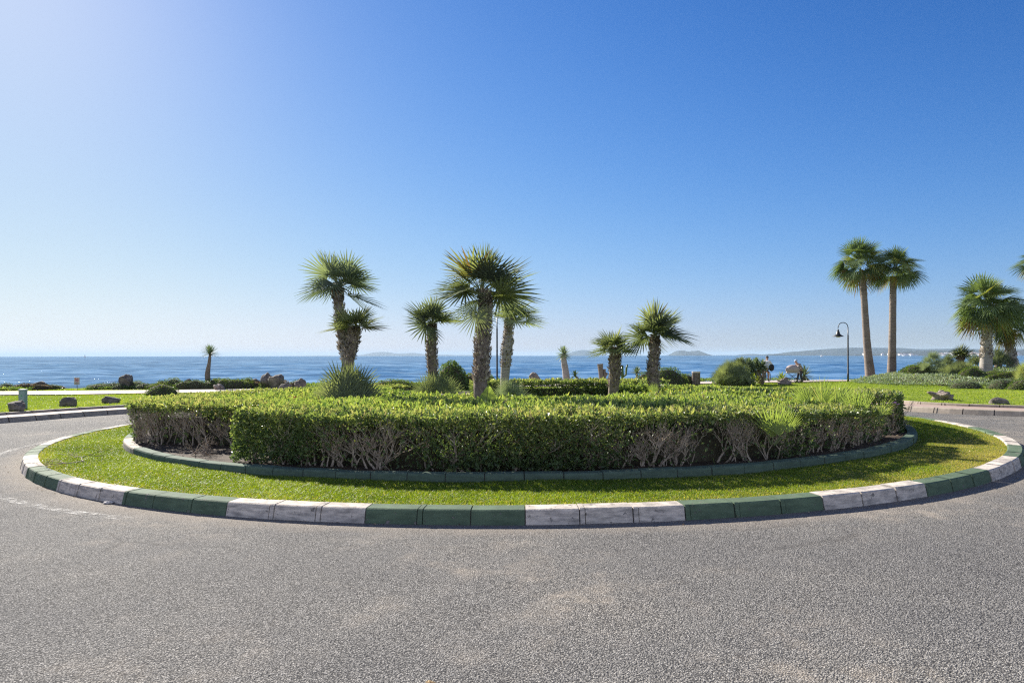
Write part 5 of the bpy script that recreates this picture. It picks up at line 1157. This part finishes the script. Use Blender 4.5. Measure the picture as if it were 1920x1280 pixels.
def deadbranch(name, label, p, n, L, seed, flat=.12, dirx=1):
    r_ = np.random.default_rng(seed); o = thing(name, label, 'branch', tuple(p)); mb = MB()
    def grow(c, d, l, r, g):
        e = c+d*l; e[2] = max(e[2], .012); m_ = (c+e)/2+r_.normal(0, l*.08, 3)*np.array([1, 1, .3]); m_[2] = max(m_[2], .01)
        tube(mb, [c, m_, e], [r, r*.85, r*.7], 5, r=float(r_.uniform(.2, .8)))
        if g > 0:
            for _ in range(2+(r_.uniform() < .4)): grow(e, nrm(d+r_.normal(0, .42, 3)*np.array([1, 1, flat*4])), l*r_.uniform(.6, .95), r*.68, g-1)
    for _ in range(n): grow(np.array([0., 0, .02]), nrm(np.array([dirx*r_.uniform(.5, 1), r_.normal(0, .5), abs(r_.normal(0, flat))])), L, .009, 4)
    mb.build('twigs', M['bark'], o); return o
x = (235-960)/FPX*12.2; deadbranch('fallen_branch', 'thin dead branch curving over the lawn at the left', (x, 11.0, float(isl_h(x, 11.0))+.01), 2, .26, 3, .05, -1)
x = (352-960)/FPX*11.2; deadbranch('fallen_branch', 'bundle of pale dead twigs in the shaded recess of the left hedge', (x, 11.3, float(bed_h(x, 11.3))), 5, .15, 5, .4, 1)
mb = MB(); z = 1.7/((1267-666)/FPX+.0074); x = (808-960)/FPX*z; n = 9; P = np.column_stack([rng.normal(0, .02, n), rng.normal(0, .008, n), np.full(n, .006)]); leaves(mb, P, rng.normal(0, 1, (n, 3))*np.array([1, 1, .12]), np.repeat(np.array([[0, 0, 1.]]), n, 0)+rng.normal(0, .3, (n, 3)), .05, .035, rng.uniform(.9, 1, n)); M['dry'] = leaf_mat('dry', [(0, (.5, .36, .18)), (1, (.62, .46, .25))], .7, .2, (1, 1, 1)); o = mb.build('dry_leaf', M['dry'], label='crumpled dry yellow leaf lying on the asphalt at the bottom of the picture', cat='leaf'); o.location = (x, z, float(G(x, z))+.004)
mb = MB(); z = 1.7/((961-665)/FPX-.0035+.0074*0); x = (345-960)/FPX*7.4; v, f = ICO[3]; v = v*(1+.5*np.array([mn.noise(Vector(p)*2.2) for p in v]))[:, None]; mb.add(v*np.array([.055, .03, .018]), f3=f); o = mb.build('litter', M['cream'], label='crumpled white scrap lying on the road against the green kerb at the left', cat='litter'); 
a_ = R(-29.8); p = polar(ISL, RI+.06, a_); o.location = (p[0], p[1], float(G(*p))+.015)

# fallen leaves on the turf, the soil and along the gutter
mb = MB(); n = 420; aa = rng.uniform(-1.9, 1.9, n); q = rng.choice(3, n, p=[.45, .3, .25])
rr_ = np.where(q == 0, RB-rng.uniform(.18, .5, n), np.where(q == 1, RB+rng.uniform(.05, 1.2, n), RI+np.abs(rng.normal(0, .12, n))+.03))
cx_ = np.where(q == 2, ISL[0], BED[0]); cy_ = np.where(q == 2, ISL[1], BED[1]); x = cx_+rr_*np.sin(aa); y = cy_-rr_*np.cos(aa)
z = np.where(q == 0, bed_h(x, y)+.012, np.where(q == 1, isl_h(x, y)+.012, G(x, y)+.008)); ln = rng.uniform(.02, .05, n)
leaves(mb, np.column_stack([x, y, z]), rng.normal(0, 1, (n, 3))*np.array([1, 1, .15]), np.array([[0, 0, 1.]])+rng.normal(0, .3, (n, 3)), ln, ln*.5, rng.uniform(.0, 1, n))
M['litter_leaf'] = leaf_mat('litter_leaf', [(0, (.12, .08, .05)), (.6, (.32, .22, .12)), (1, (.55, .46, .28))], .8, .15, (1, 1, 1))
mb.build('fallen_leaves', M['litter_leaf'], label='small dry fallen leaves scattered on the turf and along the kerbs', cat='fallen leaves', kind='stuff')

# ------------------------------------------------------------------ haze over the whole bay
mb = MB(); box(mb, (0, 18000, 74), (80000, 46000, 164))
m, t, out = newmat('haze'); pv = t.nodes.new('ShaderNodeVolumePrincipled'); pv.inputs['Color'].default_value = (.56, .78, 1, 1); pv.inputs['Density'].default_value = 3.6e-5; pv.inputs['Anisotropy'].default_value = 0
t.links.new(pv.outputs[0], out.inputs['Volume']); m.cycles.homogeneous_volume = True if hasattr(m.cycles, 'homogeneous_volume') else False
hz = mb.build('haze', m, kind='stuff', label='thin sea haze over the bay paling the far hills', cat='haze')
